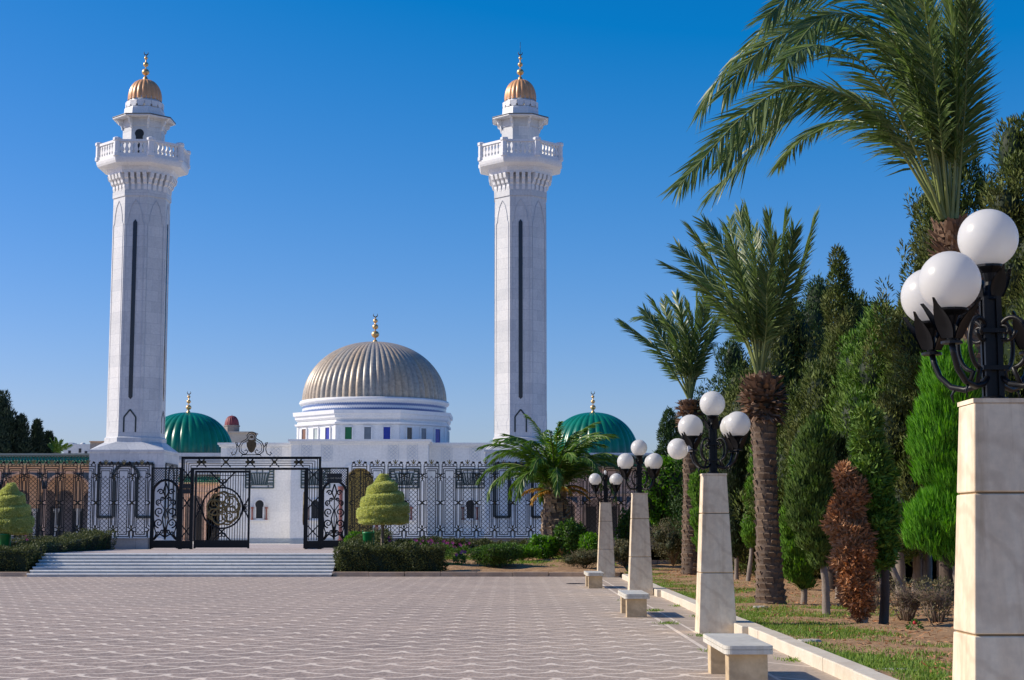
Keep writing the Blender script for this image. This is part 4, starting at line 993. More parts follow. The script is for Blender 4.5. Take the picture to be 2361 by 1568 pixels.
for x, dz, lab, hw in ((771.5, 1103, 'dark double sign board fixed above the right side gate arch', .31), (431.5, 1127, 'small dark sign board fixed on the left portal post', .2)):
    cx = gx(x); z = gz(dz); b = MB(); b.box(cx-hw, cx+hw, YF-.16, YF-.11, z+.02, z+.2); b.box(cx-hw, cx+hw, YF-.16, YF-.11, z-.2, z-.02)
    b.box(cx-.02, cx+.02, YF-.11, YF-.03, z-.1, z+.1); r_ = empty('sign_board', (cx, YF-.1, z), lab, 'sign'); b.build('board', M['dark'], r_)
    e = MB(); e.box(cx-hw+.02, cx+hw-.02, YF-.165, YF-.158, z-.012, z+.012); e.build('trim', M['gilt'], r_)

# ================================================================== lamps
def frustum(mb, cx, cy, w0, w1, z0, z1):
    a, b = w0/2, w1/2
    mb.add([(cx-a, cy-a, z0), (cx+a, cy-a, z0), (cx+a, cy+a, z0), (cx-a, cy+a, z0), (cx-b, cy-b, z1), (cx+b, cy-b, z1), (cx+b, cy+b, z1), (cx-b, cy+b, z1)],
           [(0, 3, 2, 1), (4, 5, 6, 7), (0, 1, 5, 4), (1, 2, 6, 5), (2, 3, 7, 6), (3, 0, 4, 7)], False)
def leaf_cup(mb, c, r0, h, n=4, ph=0.4, flare=.16):
    for k in range(n):
        a = ph+2*PI*k/n; e = (math.cos(a), math.sin(a)); t = (-e[1], e[0]); rows = []
        for i in range(7):
            s = i/6; rr = r0+flare*s**1.3; w = .056*math.sin(PI*min(1, .22+s*.78))**.8*(1-s**4)+.002; z = c[2]+h*s
            rows.append([(c[0]+e[0]*(rr+q*q*.02)+t[0]*w*q, c[1]+e[1]*(rr+q*q*.02)+t[1]*w*q, z) for q in (-1, 0, 1)])
        vs = [p for r_ in rows for p in r_]; vs2 = [(p[0]-e[0]*.008, p[1]-e[1]*.008, p[2]) for p in vs]
        fs = []
        for i in range(6):
            for j in range(2):
                a_ = i*3+j; fs.append((a_, a_+1, a_+4, a_+3)); fs.append((21+a_+3, 21+a_+4, 21+a_+1, 21+a_))
        mb.add(vs+vs2, fs, True)
def lamp(x, y, label, zg_=0.0, arms=(222, 130, 42, -44), top=True, broken=False, drop=None, sc=1.0, skip=()):
    root = empty('street_lamp', (x, y, zg_), label, 'street lamp', 'globe lamps on marble pillars along the lawn kerb')
    ZP = zz(1091, 25)
    cu = [0, .62*(1), 1]; w = lambda z: .585+(.365-.585)*z/ZP
    cuts = [(-.03, ZP*.374-.006), (ZP*.374+.006, ZP*.747-.006), (ZP*.747+.006, ZP-.03)]
    m = MB(); frustum(m, x, y, w(0)-.03, w(ZP)-.03, zg_-.02, zg_+ZP-.032); m.build('pillar_core', M['mortar'], root)
    for a, b in cuts:
        m = MB(); frustum(m, x, y, w(a), w(b), zg_+a, zg_+b); m.build('pillar_block', M['cream'], root, .009)
    m = MB(); m.box(x-w(ZP)/2-.008, x+w(ZP)/2+.008, y-w(ZP)/2-.008, y+w(ZP)/2+.008, zg_+ZP-.029, zg_+ZP); m.build('pillar_cap', M['cream'], root)
    zp = zg_+ZP; p = MB(); AR = .48
    p.box(x-.035, x+.035, y-.035, y+.035, zp, zp+.72)
    for k in range(4):
        a = PI/4+k*PI/2; dx, dy = .058*math.cos(a), .058*math.sin(a); p.box(x+dx-.018, x+dx+.018, y+dy-.018, y+dy+.018, zp+.01, zp+.7)
    p.lathe([(.1, zp), (.1, zp+.015), (.06, zp+.03)], 12, (x, y), sm=False); p.lathe([(.07, zp+.68), (.045, zp+.74), (.035, zp+.8), (.05, zp+.86), (.1, zp+.9), (.1, zp+.915)], 12, (x, y), sm=False)
    for zc in (.2, .45): p.box(x-.085, x+.085, y-.085, y+.085, zp+zc, zp+zc+.03)
    leaf_cup(p, (x, y, zp+.7), .06, .2, 4, .3, .1)
    p.build('pole', M['iron'], root)
    def globe(c, par, r=.2, nm='globe', tilt=None):
        q = MB(); q.ball(c, r, 40, 24); return q.build(nm, M['globe'], par)
    if top: globe((x, y, zp+1.1), root)
    else:
        q = MB(); q.lathe([(.02, zp+.915), (.03, zp+.95), (.045, zp+1.0), (.04, zp+1.04), (.001, zp+1.07)], 14, (x, y), sm=True); q.build('bare_bulb', M['globe'], root)
    for k, ad in enumerate(arms):
        a = R(ad); e = (math.cos(a), math.sin(a)); q = MB(); PT = lambda r, z: (x+e[0]*r, y+e[1]*r, zp+z)
        q.tube([PT(.05, .16), PT(.12, .105), PT(.22, .085), PT(.33, .11), PT(.42, .19), PT(.46, .28), PT(AR, .36)], .021, 8)
        ring = [PT(.15+.115*math.cos(t), .38+.17*math.sin(t)) for t in np.linspace(-1.6, 2.9, 22)]
        q.tube([PT(.2, .09)]+ring, .016, 7)
        q.tube([PT(px, pz) for px, pz in spiral(.1, .46, .075, 1.2, 0, -1)], .013, 6)
        q.tube([PT(.29, .11), PT(.33, .05), PT(.31, .0)], .012, 6, r2=.004)
        q.lathe([(.07, zp+.345), (.07, zp+.36), (.03, zp+.375), (.028, zp+.47), (.05, zp+.53), (.11, zp+.56), (.112, zp+.575)], 14, (x+e[0]*AR, y+e[1]*AR), sm=False)
        leaf_cup(q, (x+e[0]*AR, y+e[1]*AR, zp+.38), .035, .25, 4, PI/4, .17)
        ar = q.build('lamp_arm', M['iron'], root)
        if k in skip: continue
        globe((x+e[0]*AR, y+e[1]*AR, zp+.755), ar)
    if drop:
        c = drop; q = globe(c, root, .165, 'fallen_globe'); q['label'] = 'fallen bluish white globe hanging by its holder'
        h = MB(); h.box(c[0]+.13, c[0]+.21, c[1]-.2, c[1]-.12, c[2]-.05, c[2]+.04); h.build('lamp_holder', M['plaster'], root)
        h = MB(); h.tube([(c[0]+.17, c[1]-.15, c[2]+.03), (c[0]+.2, c[1]-.1, c[2]+.14), (c[0]+.22, c[1]-.02, c[2]+.16)], .008, 5); h.build('cable', M['iron'], root)
    return root
lamp(3.225, 10.72, 'nearest and largest globe lamp on a marble pillar, cut by the right edge', skip=(2,))
cdrop = at(1563, 1035, 25.1)
lamp(3.16, 25.25, 'globe lamp with a fallen globe hanging at its left, behind the nearest bench', drop=(cdrop.x, cdrop.y, cdrop.z), skip=(0,))
lamp(3.1, 39.2, 'globe lamp with three upright white globes, behind the second bench', top=True)
lamp(3.1, 53.5, 'farthest globe lamp with two white globes and a bare bulb on top', top=False)

# ================================================================== benches
def bench(x0, x1, y0, y1, h, label):
    cx, cy = (x0+x1)/2, (y0+y1)/2
    root = empty('marble_bench', (cx, cy, 0), label, 'bench', 'backless marble benches along the plaza edge')
    def rr(a, b, c, d, r, n=5):
        pts = []
        for (px, py, s) in ((b-r, d-r, 0), (a+r, d-r, 1), (a+r, c+r, 2), (b-r, c+r, 3)):
            for k in range(n+1):
                t = s*PI/2+PI/2*k/n; pts.append((px+r*math.cos(t), py+r*math.sin(t)))
        return pts
    m = MB(); m.slab(rr(x0, x1, y0, y1, .07), h-.085, h-.042); m.slab(rr(x0+.012, x1-.012, y0+.012, y1-.012, .06), h-.0425, h-.036); m.slab(rr(x0, x1, y0, y1, .07), h-.036, h-.005); m.slab(rr(x0+.006, x1-.006, y0+.006, y1-.006, .064), h-.0055, h)
    m.build('seat', M['bench_top'], root)
    for ya in (y0+.1, y1-.36):
        l = MB(); l.box(x0+.045, x1-.05, ya, ya+.25, -.02, h-.085); l.build('leg', M['tan_stone'], root, .008)
bench(2.15, 2.645, 16.45, 18.4, .42, 'nearest marble bench with white seat, in front of the lamp with the fallen globe')
bench(2.03, 2.49, 29.3, 31.2, .42, 'second marble bench with white seat, in front of the third lamp pillar')
bench(2.0, 2.47, 43.3, 45.2, .42, 'farthest marble bench with white seat, in front of the farthest lamp pillar')

# ================================================================== bins
def bin_(x, y, z, label):
    root = empty('litter_bin', (x, y, z-.3), label, 'litter bin', 'green litter bins by the topiaries')
    b = MB(); b.lathe([(.15, z), (.155, z+.02), (.185, z+.5), (.2, z+.51), (.2, z+.56), (.185, z+.57), (.175, z+.55), (.14, z+.03), (.001, z+.03)], 24, (x, y), sm=True); b.build('bucket', M['bin'], root)
    b = MB(); b.tube([(x+.21, y, z-.4), (x+.21, y, z+.62)], .02, 8); b.box(x+.17, x+.21, y-.02, y+.02, z+.4, z+.44); b.tube([(x-.19, y, z+.56), (x-.19, y, z+.64)], .012, 6); b.build('post', M['bin'], root)
c = at(848, 1264, 57); bin_(c.x, 57, c.z, 'green plastic litter bin in the hedge beside the whole spiral topiary')
c = at(9, 1268, 56.5); bin_(c.x, 56.5, c.z, 'green plastic litter bin at the left edge of the photo under the cut off topiary')
# ================================================================== plants
def catmull(P, n):
    P = [np.array(p, float) for p in P]; P = [2*P[0]-P[1]]+P+[2*P[-1]-P[-2]]; out = []; m = len(P)-3
    for k in range(n+1):
        u = k/n*m; i = min(int(u), m-1); t = u-i; a, b, c, d = P[i:i+4]
        out.append(.5*((2*b)+(-a+c)*t+(2*a-5*b+4*c-d)*t*t+(-a+3*b-3*c+d)*t**3))
    return np.array(out)
def frond(name, P, parent, leaf_mat, L=.45, n=75, W=.028, roll=0.0, start=.2, r0=.03, vee=.45, droop=.1, stem_mat=None, wild=.12):
    C = catmull(P, 40); seg = np.linalg.norm(np.diff(C, axis=0), axis=1); cum = np.concatenate([[0], np.cumsum(seg)]); tot = cum[-1]
    def along(s):
        s = np.asarray(s)*tot; return np.stack([np.interp(s, cum, C[:, k]) for k in range(3)], axis=1)
    d = C[-1]-C[0]; h = np.array([d[0], d[1], 0]); h = h/max(np.linalg.norm(h), 1e-6); S0 = np.array([-h[1], h[0], 0])
    s = np.linspace(start, .995, n); V = []; Fq = []; Ft = []; 
    for sg in (1, -1):
        ss = np.clip(s+RNG.normal(0, .3/n, n), start*.9, .999); B = along(ss); T = unit(along(np.minimum(ss+.01, 1))-along(ss-.01))
        Nn = unit(np.cross(np.broadcast_to(S0, T.shape), T)); Nn *= np.where(Nn[:, 2:3] < 0, 1, 1)
        S = unit(np.cross(T, Nn)); cr, sr = math.cos(roll), math.sin(roll)
        S2 = S*cr+Nn*sr; N2 = Nn*cr-S*sr
        q = (ss-start)/(1-start); al = (1.0-.62*q)+RNG.normal(0, wild*.6, n); ve = vee+RNG.normal(0, wild*1.6, n)
        D = T*np.cos(al)[:, None]+(sg*S2*np.cos(ve)[:, None]+N2*np.sin(ve)[:, None])*np.sin(al)[:, None]
        ln = L*(.5+.5*np.sin(PI*np.clip(.12+.8*q, 0, 1))**.8)*(1-.2*q)*RNG.uniform(.85, 1.12, n)
        wv = unit(np.cross(D, N2*.6+RNG.normal(0, .35, (n, 3)))); w = W*RNG.uniform(.8, 1.15, n)[:, None]
        mid = B+D*(ln*.45)[:, None]; dr = np.zeros((n, 3)); dr[:, 2] = -ln*droop*RNG.uniform(.5, 1.6, n)
        tip = B+D*ln[:, None]+dr
        b = sum(len(v) for v in V)
        V.append(np.stack([B-wv*w*.3, B+wv*w*.3, mid+wv*w*.5, mid-wv*w*.5, tip], axis=1).reshape(-1, 3))
        i = b+np.arange(n)*5
        Fq.append(np.stack([i, i+1, i+2, i+3], axis=1)); Ft.append(np.stack([i+3, i+2, i+4], axis=1))
    b = sum(len(v) for v in V); k = 5; st = np.linspace(0, 1, 24); RB = along(st); T = unit(np.gradient(RB, axis=0)); U = unit(np.cross(T, np.broadcast_to(S0+.01, T.shape))); Wd = np.cross(T, U)
    rad = r0*(1-.88*st)+.003; rad = rad*(1+.8*np.exp(-st*18))
    ring = np.stack([RB+(U*math.cos(2*PI*a/k)+Wd*math.sin(2*PI*a/k))*rad[:, None] for a in range(k)], axis=1).reshape(-1, 3); V.append(ring)
    rq = np.array([(b+i*k+a, b+i*k+(a+1) % k, b+(i+1)*k+(a+1) % k, b+(i+1)*k+a) for i in range(23) for a in range(k)])
    V = np.concatenate(V); Q = np.concatenate(Fq+[rq]); Tt = np.concatenate(Ft)
    loops = np.concatenate([Q.ravel(), Tt.ravel()]); tot_ = np.concatenate([np.full(len(Q), 4), np.full(len(Tt), 3)]); starts = np.concatenate([[0], np.cumsum(tot_)[:-1]])
    mi = np.zeros(len(tot_), int); mi[len(Q)-len(rq):len(Q)] = 1
    nl = len(Q)-len(rq); r_ = RNG.random(nl); rnd = np.concatenate([r_, np.zeros(len(rq)), r_])
    return link_mesh(name, V, loops, starts, tot_, [leaf_mat, stem_mat or M['rachis']], parent, mi, True, rnd)
def scales(mb, axis, r, n, size, out=.5, rows=None, jitter=.35, seed=1, up=1.0, z_from=0, z_to=1):
    """leaf bases round a trunk: small wedges set in a spiral. axis(t)->point, r(t)->radius"""
    rg = random.Random(seed); ga = PI*(3-math.sqrt(5))
    for k in range(n):
        t = z_from+(z_to-z_from)*(k+.5)/n; p = axis(min(.999, max(0, t+rg.uniform(-.006, .006)))); rad = r(t); a = k*ga+rg.uniform(-.35, .35); e = Vector((math.cos(a), math.sin(a), 0)); s = Vector((-e.y, e.x, 0))
        q = size*(1+rg.uniform(-jitter, jitter)); h = q*up; c = Vector(p)+e*rad*.96
        tipo = e*q*out*(1+rg.uniform(-.4, .4)); Z = Vector((0, 0, 1))
        vs = [c-s*q*.55-Z*h*.5, c+s*q*.55-Z*h*.5, c+s*q*.42+Z*h*.42+tipo*.8, c-s*q*.42+Z*h*.42+tipo*.8, c-s*q*.3+Z*h*.6, c+s*q*.3+Z*h*.6]
        mb.add(vs, [(0, 1, 2, 3), (3, 2, 5, 4), (0, 3, 4), (1, 5, 2)], False)
def boots(mb, axis, r, n, wid, ln, seed, z_from, z_to):
    """stubs of cut fronds and torn fibre round the crown: thin splinters, lower ones hang, upper ones stand"""
    rg = random.Random(seed); ga = PI*(3-math.sqrt(5))
    for k in range(n):
        t = z_from+(z_to-z_from)*(k+.5)/n; q = (t-z_from)/(z_to-z_from); p = Vector(axis(t)); rad = r(t); a = k*ga+rg.uniform(-.3, .3)
        e = Vector((math.cos(a), math.sin(a), 0)); s = Vector((-e.y, e.x, 0)); el = -.5+1.7*q+rg.uniform(-.5, .5)
        L = ln*rg.uniform(.5, 1.35)*(1-.3*q); w = wid*rg.uniform(.4, 1.3); d = (e*math.cos(el)+Vector((0, 0, math.sin(el)))+s*rg.uniform(-.3, .3)).normalized(); u = d.cross(s)
        c = p+e*rad*rg.uniform(.55, .95)
        vs = [c-s*w, c+s*w, c+u*w*.5, c+d*L*.7-s*w*.75, c+d*L*.7+s*w*.75, c+d*L*.7+u*w*.4, c+d*L-s*w*rg.uniform(0, .7), c+d*L+s*w*rg.uniform(0, .5)]
        mb.add(vs, [(0, 1, 4, 3), (1, 2, 5, 4), (2, 0, 3, 5), (3, 4, 7, 6), (5, 3, 6), (4, 5, 7)], False)
def trunk_mesh(name, pts, radii, parent, mat, rough=.04, n=16, seed=0, scar=None):
    rg = random.Random(seed); m = MB(); C = catmull(pts, 36); rr = np.interp(np.linspace(0, 1, 37), np.linspace(0, 1, len(radii)), radii)
    m.tube([tuple(p) for p in C], [float(r*(1+rg.uniform(-rough, rough))) for r in rr], n)
    if scar:
        m.mi = 1; scales(m, lambda t: C[int(t*36)], lambda t: float(np.interp(t, np.linspace(0, 1, 37), rr)), scar[0], scar[1], scar[2], seed=scar[3], up=scar[4], z_to=scar[5])
    return m.build(name, [mat, scar[6]] if scar else mat, parent), C, rr

Z5 = lambda x, y, Y: tuple(at(1409.2+.4031*x, .4031*y, Y))
Z6 = lambda x, y, Y: tuple(at(1409.2+.3115*x, 451+.3115*y, Y))
# ---- the near palm, its crown thrown to the left
YP = 22.0; bp = at(2272, 1470, YP)
p1 = empty('date_palm', (bp.x, YP, .1), 'slender date palm with long fronds thrown to the left, behind the nearest lamp', 'palm tree', 'date palms on the lawn')
top = at(2192, 512, YP)
tk, C1, R1 = trunk_mesh('trunk', [(bp.x, YP, .0), tuple(at(2268, 1200, YP)), tuple(at(2252, 900, YP)), tuple(at(2222, 690, YP)), tuple(top)], [.2, .16, .15, .17, .16], p1, M['palm_bark'], .03, 16, 3, (620, .075, .28, 4, .8, .76, M['palm_scar']))
ax1 = lambda t: C1[int(t*36)]
m = MB(); boots(m, ax1, lambda t: .15+.15*math.sin(PI*min(1, (t-.7)/.3*.85)), 560, .05, .26, 5, .7, .99); m.build('dry_leaf_bases', M['palm_boot'], p1)
F1 = [  # points traced along each rib, swing in depth at the tip, roll
 ([(1890,1250),(1700,930),(1500,640),(1250,515),(1000,500),(760,660),(570,860),(390,1060)], -.9, .75),
 ([(1900,1250),(1730,900),(1530,640),(1300,560),(1050,620),(850,800),(690,980),(555,1115)], .6, .55),
 ([(1905,1250),(1830,850),(1720,430),(1560,170),(1350,75),(1180,120),(1060,260),(985,400)], -1.1, .6),
 ([(1910,1250),(1850,850),(1760,450),(1560,70),(1300,-30),(1000,70),(740,310),(590,480),(505,640)], .4, .7),
 ([(1915,1250),(1840,800),(1700,420),(1480,190),(1230,150),(1000,240),(860,380)], 1.3, .4),
 ([(1900,1250),(1750,880),(1580,540),(1400,330),(1180,260),(1000,330)], -1.6, .3),
 ([(1950,1250),(1975,700),(1965,300),(1930,-50),(1850,-350)], -.7, 1.1),
 ([(1960,1250),(1985,750),(1990,300),(1985,-100),(1990,-400)], .5, 1.2),
 ([(1965,1250),(1995,820),(2010,420),(2015,0),(2000,-320)], .9, .5),
 ([(1975,1250),(2010,800),(2030,480),(2035,100),(2030,-250)], -.4, .3),
 ([(1900,1250),(1800,760),(1700,250),(1590,-120),(1400,-380)], 1.0, .8),
 ([(1930,1250),(1880,700),(1820,200),(1740,-200),(1600,-500)], -1.3, .7),
 ([(1940,1250),(1905,800),(1870,400),(1800,0),(1680,-350)], 1.5, .9),
 ([(1920,1250),(1860,780),(1760,330),(1640,0),(1450,-160),(1200,-120)], 1.8, .5),
 ([(1905,1250),(1810,850),(1690,480),(1500,240),(1250,130),(1000,190),(800,340),(640,540)], -.4, 1.0),
 ([(1908,1250),(1850,800),(1760,380),(1580,10),(1330,-120),(1080,-60),(880,100)], -.8, .9),
 ([(1930,1250),(1870,820),(1790,420),(1700,100),(1560,-150)], .2, 1.1),
 ([(1945,1250),(1930,820),(1900,420),(1850,60),(1760,-250)], -.2, 1.2),
 ([(1896,1250),(1715,915),(1515,640),(1280,535),(1030,545),(800,720),(640,930)], -.3, .95),
 ([(1895,1250),(1760,960),(1620,800),(1450,700),(1250,700),(1080,800),(960,930)], 1.6, .35),
]
for pts, dy, rl in F1:
    m_ = len(pts); P = [Z5(x, y, YP+dy*(i/(m_-1))**1.2*2.0) for i, (x, y) in enumerate(pts)]
    frond('frond', P, p1, M['L_palm'], .7, 150, .031, rl, .2, .02, .3, .1)
# ---- the second and third palm
def fan_palm(Y, base_d, top_d, r, tips, label, L, n, mid=(.1, 0), scar=.08, bulge=(.2, .4), seed=1):
    bp = at(base_d[0], base_d[1], Y); root = empty('date_palm', (bp.x, Y, .1), label, 'palm tree', 'date palms on the lawn'); tp = at(top_d[0], top_d[1], Y)
    _, C, rr = trunk_mesh('trunk', [(bp.x, Y, 0), tuple(at(base_d[0]+(top_d[0]-base_d[0])*.33, base_d[1]+(top_d[1]-base_d[1])*.3, Y)), tuple(at(base_d[0]+(top_d[0]-base_d[0])*.7, base_d[1]+(top_d[1]-base_d[1])*.65, Y)), tuple(tp)], r, root, M['palm_bark'], .03, 16, seed, (560, scar, .35, seed, .85, bulge[2], M['palm_scar']))
    axf = lambda t: C[int(t*36)]; rf = lambda t: float(np.interp(t, np.linspace(0, 1, 37), rr))
    k = MB(); boots(k, axf, lambda t: rf(t)+bulge[1]*math.sin(PI*min(1, (t-bulge[2])/(1-bulge[2])*.9)), 620, .06, bulge[0], seed+1, bulge[2], 1.0); k.build('dry_leaf_bases', M['palm_boot'], root)
    return root
p2 = fan_palm(31.7, (1777, 1393), (1757, 868), [.31, .25, .22, .22, .25, .26], None, 'tall thick date palm with upright fronds, right of the lamp with the fallen globe', .5, 80, seed=8, scar=.1, bulge=(.24, .12, .84))
F2 = [([(1080,1320),(1000,1100),(850,850),(640,640),(420,515)], -.5, .6), ([(1082,1320),(1010,1090),(880,860),(700,600),(500,385)], .6, .9), ([(1085,1320),(1020,1100),(920,820),(770,520),(598,250)], -.8, .4),
 ([(1088,1320),(1040,1050),(950,680),(840,400),(690,195)], .4, 1.0), ([(1090,1320),(1060,1050),(990,700),(920,430),(850,230)], -1.2, .9), ([(1095,1320),(1075,900),(1020,500),(950,120)], .5, 1.2),
 ([(1100,1320),(1095,900),(1065,500),(1005,105)], -.6, 1.1), ([(1105,1320),(1140,900),(1180,500),(1172,160)], -.9, 1.2), ([(1108,1320),(1160,900),(1230,550),(1292,140)], .4, .9),
 ([(1110,1320),(1190,950),(1290,600),(1352,260)], -.5, .8), ([(1112,1320),(1210,1010),(1370,620),(1502,165)], .3, .5), ([(1100,1320),(1120,900),(1110,560),(1060,250)], 1.6, 1.0),
 ([(1095,1320),(1050,950),(960,640),(830,420),(690,360)], 1.5, .7), ([(1105,1320),(1170,980),(1250,700),(1310,480)], 1.4, .7), ([(1090,1320),(1030,1060),(900,800),(740,640),(600,600)], 1.2, .3),
 ([(1098,1320),(1085,950),(1010,640),(900,330),(880,180)], 1.1, 1.1), ([(1108,1320),(1150,980),(1160,620),(1230,330)], -1.4, 1.0)]
for pts, dy, rl in F2:
    k = len(pts); frond('frond', [Z6(x, y, 31.7+dy*(i/(k-1))**1.2) for i, (x, y) in enumerate(pts)], p2, M['L_palm'], .62, 100, .034, rl, .22, .024, .35, .05)
p3 = fan_palm(51.9, (1594, 1325), (1590, 922), [.32, .28, .23, .22, .26], None, 'slimmer date palm with upright fronds, farther back and left of the tall date palm', .5, 80, seed=21, scar=.12, bulge=(.22, .1, .88))
F3 = [([(575,1500),(480,1340),(330,1130),(80,940)], -.5, .6), ([(576,1500),(500,1300),(390,1080),(250,850)], .6, .9), ([(578,1500),(520,1250),(440,1000),(300,765)], -.8, .5), ([(580,1500),(540,1250),(480,1000),(310,900),(190,900)], 1, .5),
 ([(582,1500),(560,1200),(530,950),(480,745)], .8, 1.1), ([(585,1500),(595,1200),(600,950),(570,800)], -1.1, 1.1), ([(587,1500),(605,1150),(625,900),(628,735)], .5, 1.2), ([(588,1500),(630,1200),(680,950),(695,755)], -.6, .9),
 ([(590,1500),(650,1280),(720,1080),(805,870)], .3, .6), ([(588,1500),(640,1230),(700,1050),(745,920)], 1.1, .8), ([(580,1500),(530,1230),(440,1040),(390,790)], 1.4, 1.0), ([(584,1500),(570,1150),(520,900),(440,780)], -1.3, .9)]
for pts, dy, rl in F3:
    k = len(pts); frond('frond', [Z6(x, y, 51.9+dy*(i/(k-1))**1.2) for i, (x, y) in enumerate(pts)], p3, M['L_palm'], .72, 84, .05, rl, .2, .034, .35, .05)
# ---- the stout palm in the flower bed
YM = 62.5; bm = at(1283, 1262, YM)
p4 = empty('stout_palm', (bm.x, YM, .55), 'stout palm with arching green fronds and swollen scaly trunk before the right fence', 'palm tree')
tm_ = at(1280, 1125, YM)
_, C4, R4 = trunk_mesh('trunk', [(bm.x, YM, .3), (bm.x, YM, 1.2), (bm.x-.02, YM, 2.3), (tm_.x, YM, tm_.z)], [.5, .58, .56, .45, .3], p4, M['palm_bark'], .03, 18, 5, (300, .2, .42, 31, .9, 1, M['scar2']))
rg = random.Random(5); bz = Vector(C4[-1])
def arch_frond(az, el, Ln, curl, mat, L, n, nm='frond', roll=0):
    P = []; p = np.array(bz)+np.array((math.cos(az)*.12, math.sin(az)*.12, -.1)); e = el; k = 9
    for i in range(k+1):
        P.append(tuple(p)); st = Ln/k; p = p+np.array((math.cos(e)*math.cos(az), math.cos(e)*math.sin(az), math.sin(e)))*st; e -= curl/k*(.5+1.1*i/k)
    frond(nm, P, p4, mat, L, n, .05, roll, .14, .045, .5, .16)
for k in range(42):
    t = (k+.5)/42; az = k*2.39996; el = R(86-44*t+rg.uniform(-6, 6)); Ln = 3.45*(1-.18*abs(t-.5))*rg.uniform(.9, 1.08); curl = 1.15+1.25*t**.8+rg.uniform(-.2, .25)
    arch_frond(az, el, Ln, curl, M['L_palm_mid'], .6, 72, 'frond', rg.uniform(-.3, .3))
for k in range(6): arch_frond(k*1.05+PI*.9+rg.uniform(-.2, .2), R(rg.uniform(-10, 30)), 1.4*rg.uniform(.7, 1.1), 1.2, M['L_dry'], .34, 38, 'dry_frond')

# ---- conifers
def conifer(Y, xd, top_d, rad, label, mat, seed, z0=.1, low=1.3, nb=46, per=470, lean=0.0, size=.15, name='juniper_tree', cat='conifer', group='conifers of the grove', upw=.95, bark='bark_dark', pw=.62, sq=1.5):
    rg = random.Random(seed); b = at(xd, 1290, Y); x0 = b.x; zt = zz(top_d, Y); h = zt-z0
    root = empty(name, (x0, Y, z0), label, cat, group)
    trunk_mesh('trunk', [(x0, Y, z0-.1), (x0+rg.uniform(-.1, .1), Y, z0+low), (x0+lean*.5, Y, z0+h*.6), (x0+lean, Y, zt-.4)], [.2, .15, .08, .02], root, M[bark], .05, 10, seed)
    blobs = []
    for k in range(nb):
        t = ((k+.6)/nb)**.85; z = z0+low+(zt-z0-low-.25)*t; Rt = rad*(1-t)**pw*(1 if t > .12 else .7+2.5*t)
        a = k*2.4+rg.uniform(-.5, .5); q = Rt*rg.uniform(.5, .95); r = max(.17, rad*.29*(1-.6*t)*rg.uniform(.5, 1.45))
        blobs.append((x0+lean*t+q*math.cos(a), Y+q*math.sin(a), z+rg.uniform(-.2, .2), r, r, r*sq*rg.uniform(.8, 1.3)))
        if rg.random() < .85:  # a spray standing out of the outline
            f = rg.uniform(1.0, 1.38); blobs.append((x0+lean*t+Rt*f*math.cos(a), Y+Rt*f*math.sin(a), z+.3, r*.3, r*.3, r*.9))
    blobs.append((x0+lean, Y, zt-.22, .12, .12, .3))
    P, Nn = blob_points(blobs, per*len(blobs), .78)
    P = P+Nn*np.abs(RNG.normal(0, .05, (len(P), 1)))*rad*.5; d = unit(Nn*.8+np.array((0, 0, upw))+RNG.normal(0, .38, P.shape))
    leaves('foliage', P, d, size*RNG.uniform(.6, 1.25, len(P)), size*.24, M[mat], root, face=Nn)
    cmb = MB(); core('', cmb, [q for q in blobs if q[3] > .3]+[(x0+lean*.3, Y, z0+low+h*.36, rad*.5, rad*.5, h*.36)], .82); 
    if cmb.v: cmb.build('inner_foliage', M['L_cyp_shade'], root)  # dark core: shade between the clumps put into the colour
    return root
conifer(72, 1572, 950, 1.3, 'short dark juniper poking out left behind the slimmer palm', 'L_jun2', 1, lean=-.5)
conifer(56, 1690, 800, 2.1, 'dark pointed juniper between the slimmer palm and the tall date palm', 'L_jun2', 2)
conifer(50, 1830, 715, 2.6, 'olive green juniper just right of the tall date palm crown', 'L_jun', 3, nb=80)
conifer(55, 1900, 652, 2.6, 'bluish green pointed juniper right behind the olive juniper', 'L_jun2', 4, nb=74, pw=1.15)
conifer(45, 1985, 580, 1.25, 'tall juniper with thin ragged spire leaning left against the sky', 'L_jun', 5, lean=-.45, nb=44, pw=.8)
conifer(46, 1995, 705, 2.5, 'broad olive juniper below the thin leaning spire', 'L_jun', 15, nb=80)
conifer(40, 1915, 850, 1.9, 'full olive juniper above the clipped double lobed cypress', 'L_jun', 6, nb=60)
conifer(38, 2045, 715, 1.9, 'bright green juniper left of the nearest lamp globes', 'L_jun3', 7, nb=62)
conifer(33, 2190, 318, 1.6, 'tallest dark juniper rising behind the crown of the slender palm', 'L_jun', 8, nb=80, pw=.5, per=560, lean=.35, size=.13)
conifer(30, 2420, 270, 1.7, 'tall bright juniper cut by the right edge above the top globe', 'L_jun', 9, nb=80, pw=.55, size=.13, per=560)
conifer(43, 2120, 700, 2.1, 'dark juniper behind the leftmost globe of the nearest lamp', 'L_jun', 10, nb=60)
conifer(36, 2310, 640, 1.8, 'dark juniper behind the pole of the nearest lamp', 'L_jun2', 12, nb=60)
for k, (xd, Y, tp) in enumerate(((1655, 66, 960), (1760, 60, 900), (1870, 62, 860), (1960, 58, 820), (2060, 56, 800), (2160, 52, 820), (2270, 54, 760), (1720, 62, 930), (1820, 56, 900), (1920, 54, 850), (2010, 50, 830), (2110, 48, 850))):
    conifer(Y, xd, tp, 2.6, 'conifer coloured dark for the shade deep in the grove, mostly hidden behind the front junipers', 'L_cyp_shade', 40+k, low=.2, nb=44, per=300, size=.2, group='hidden conifers deep in the grove')  # dark leaf colour stands in for deep shade behind the trunks
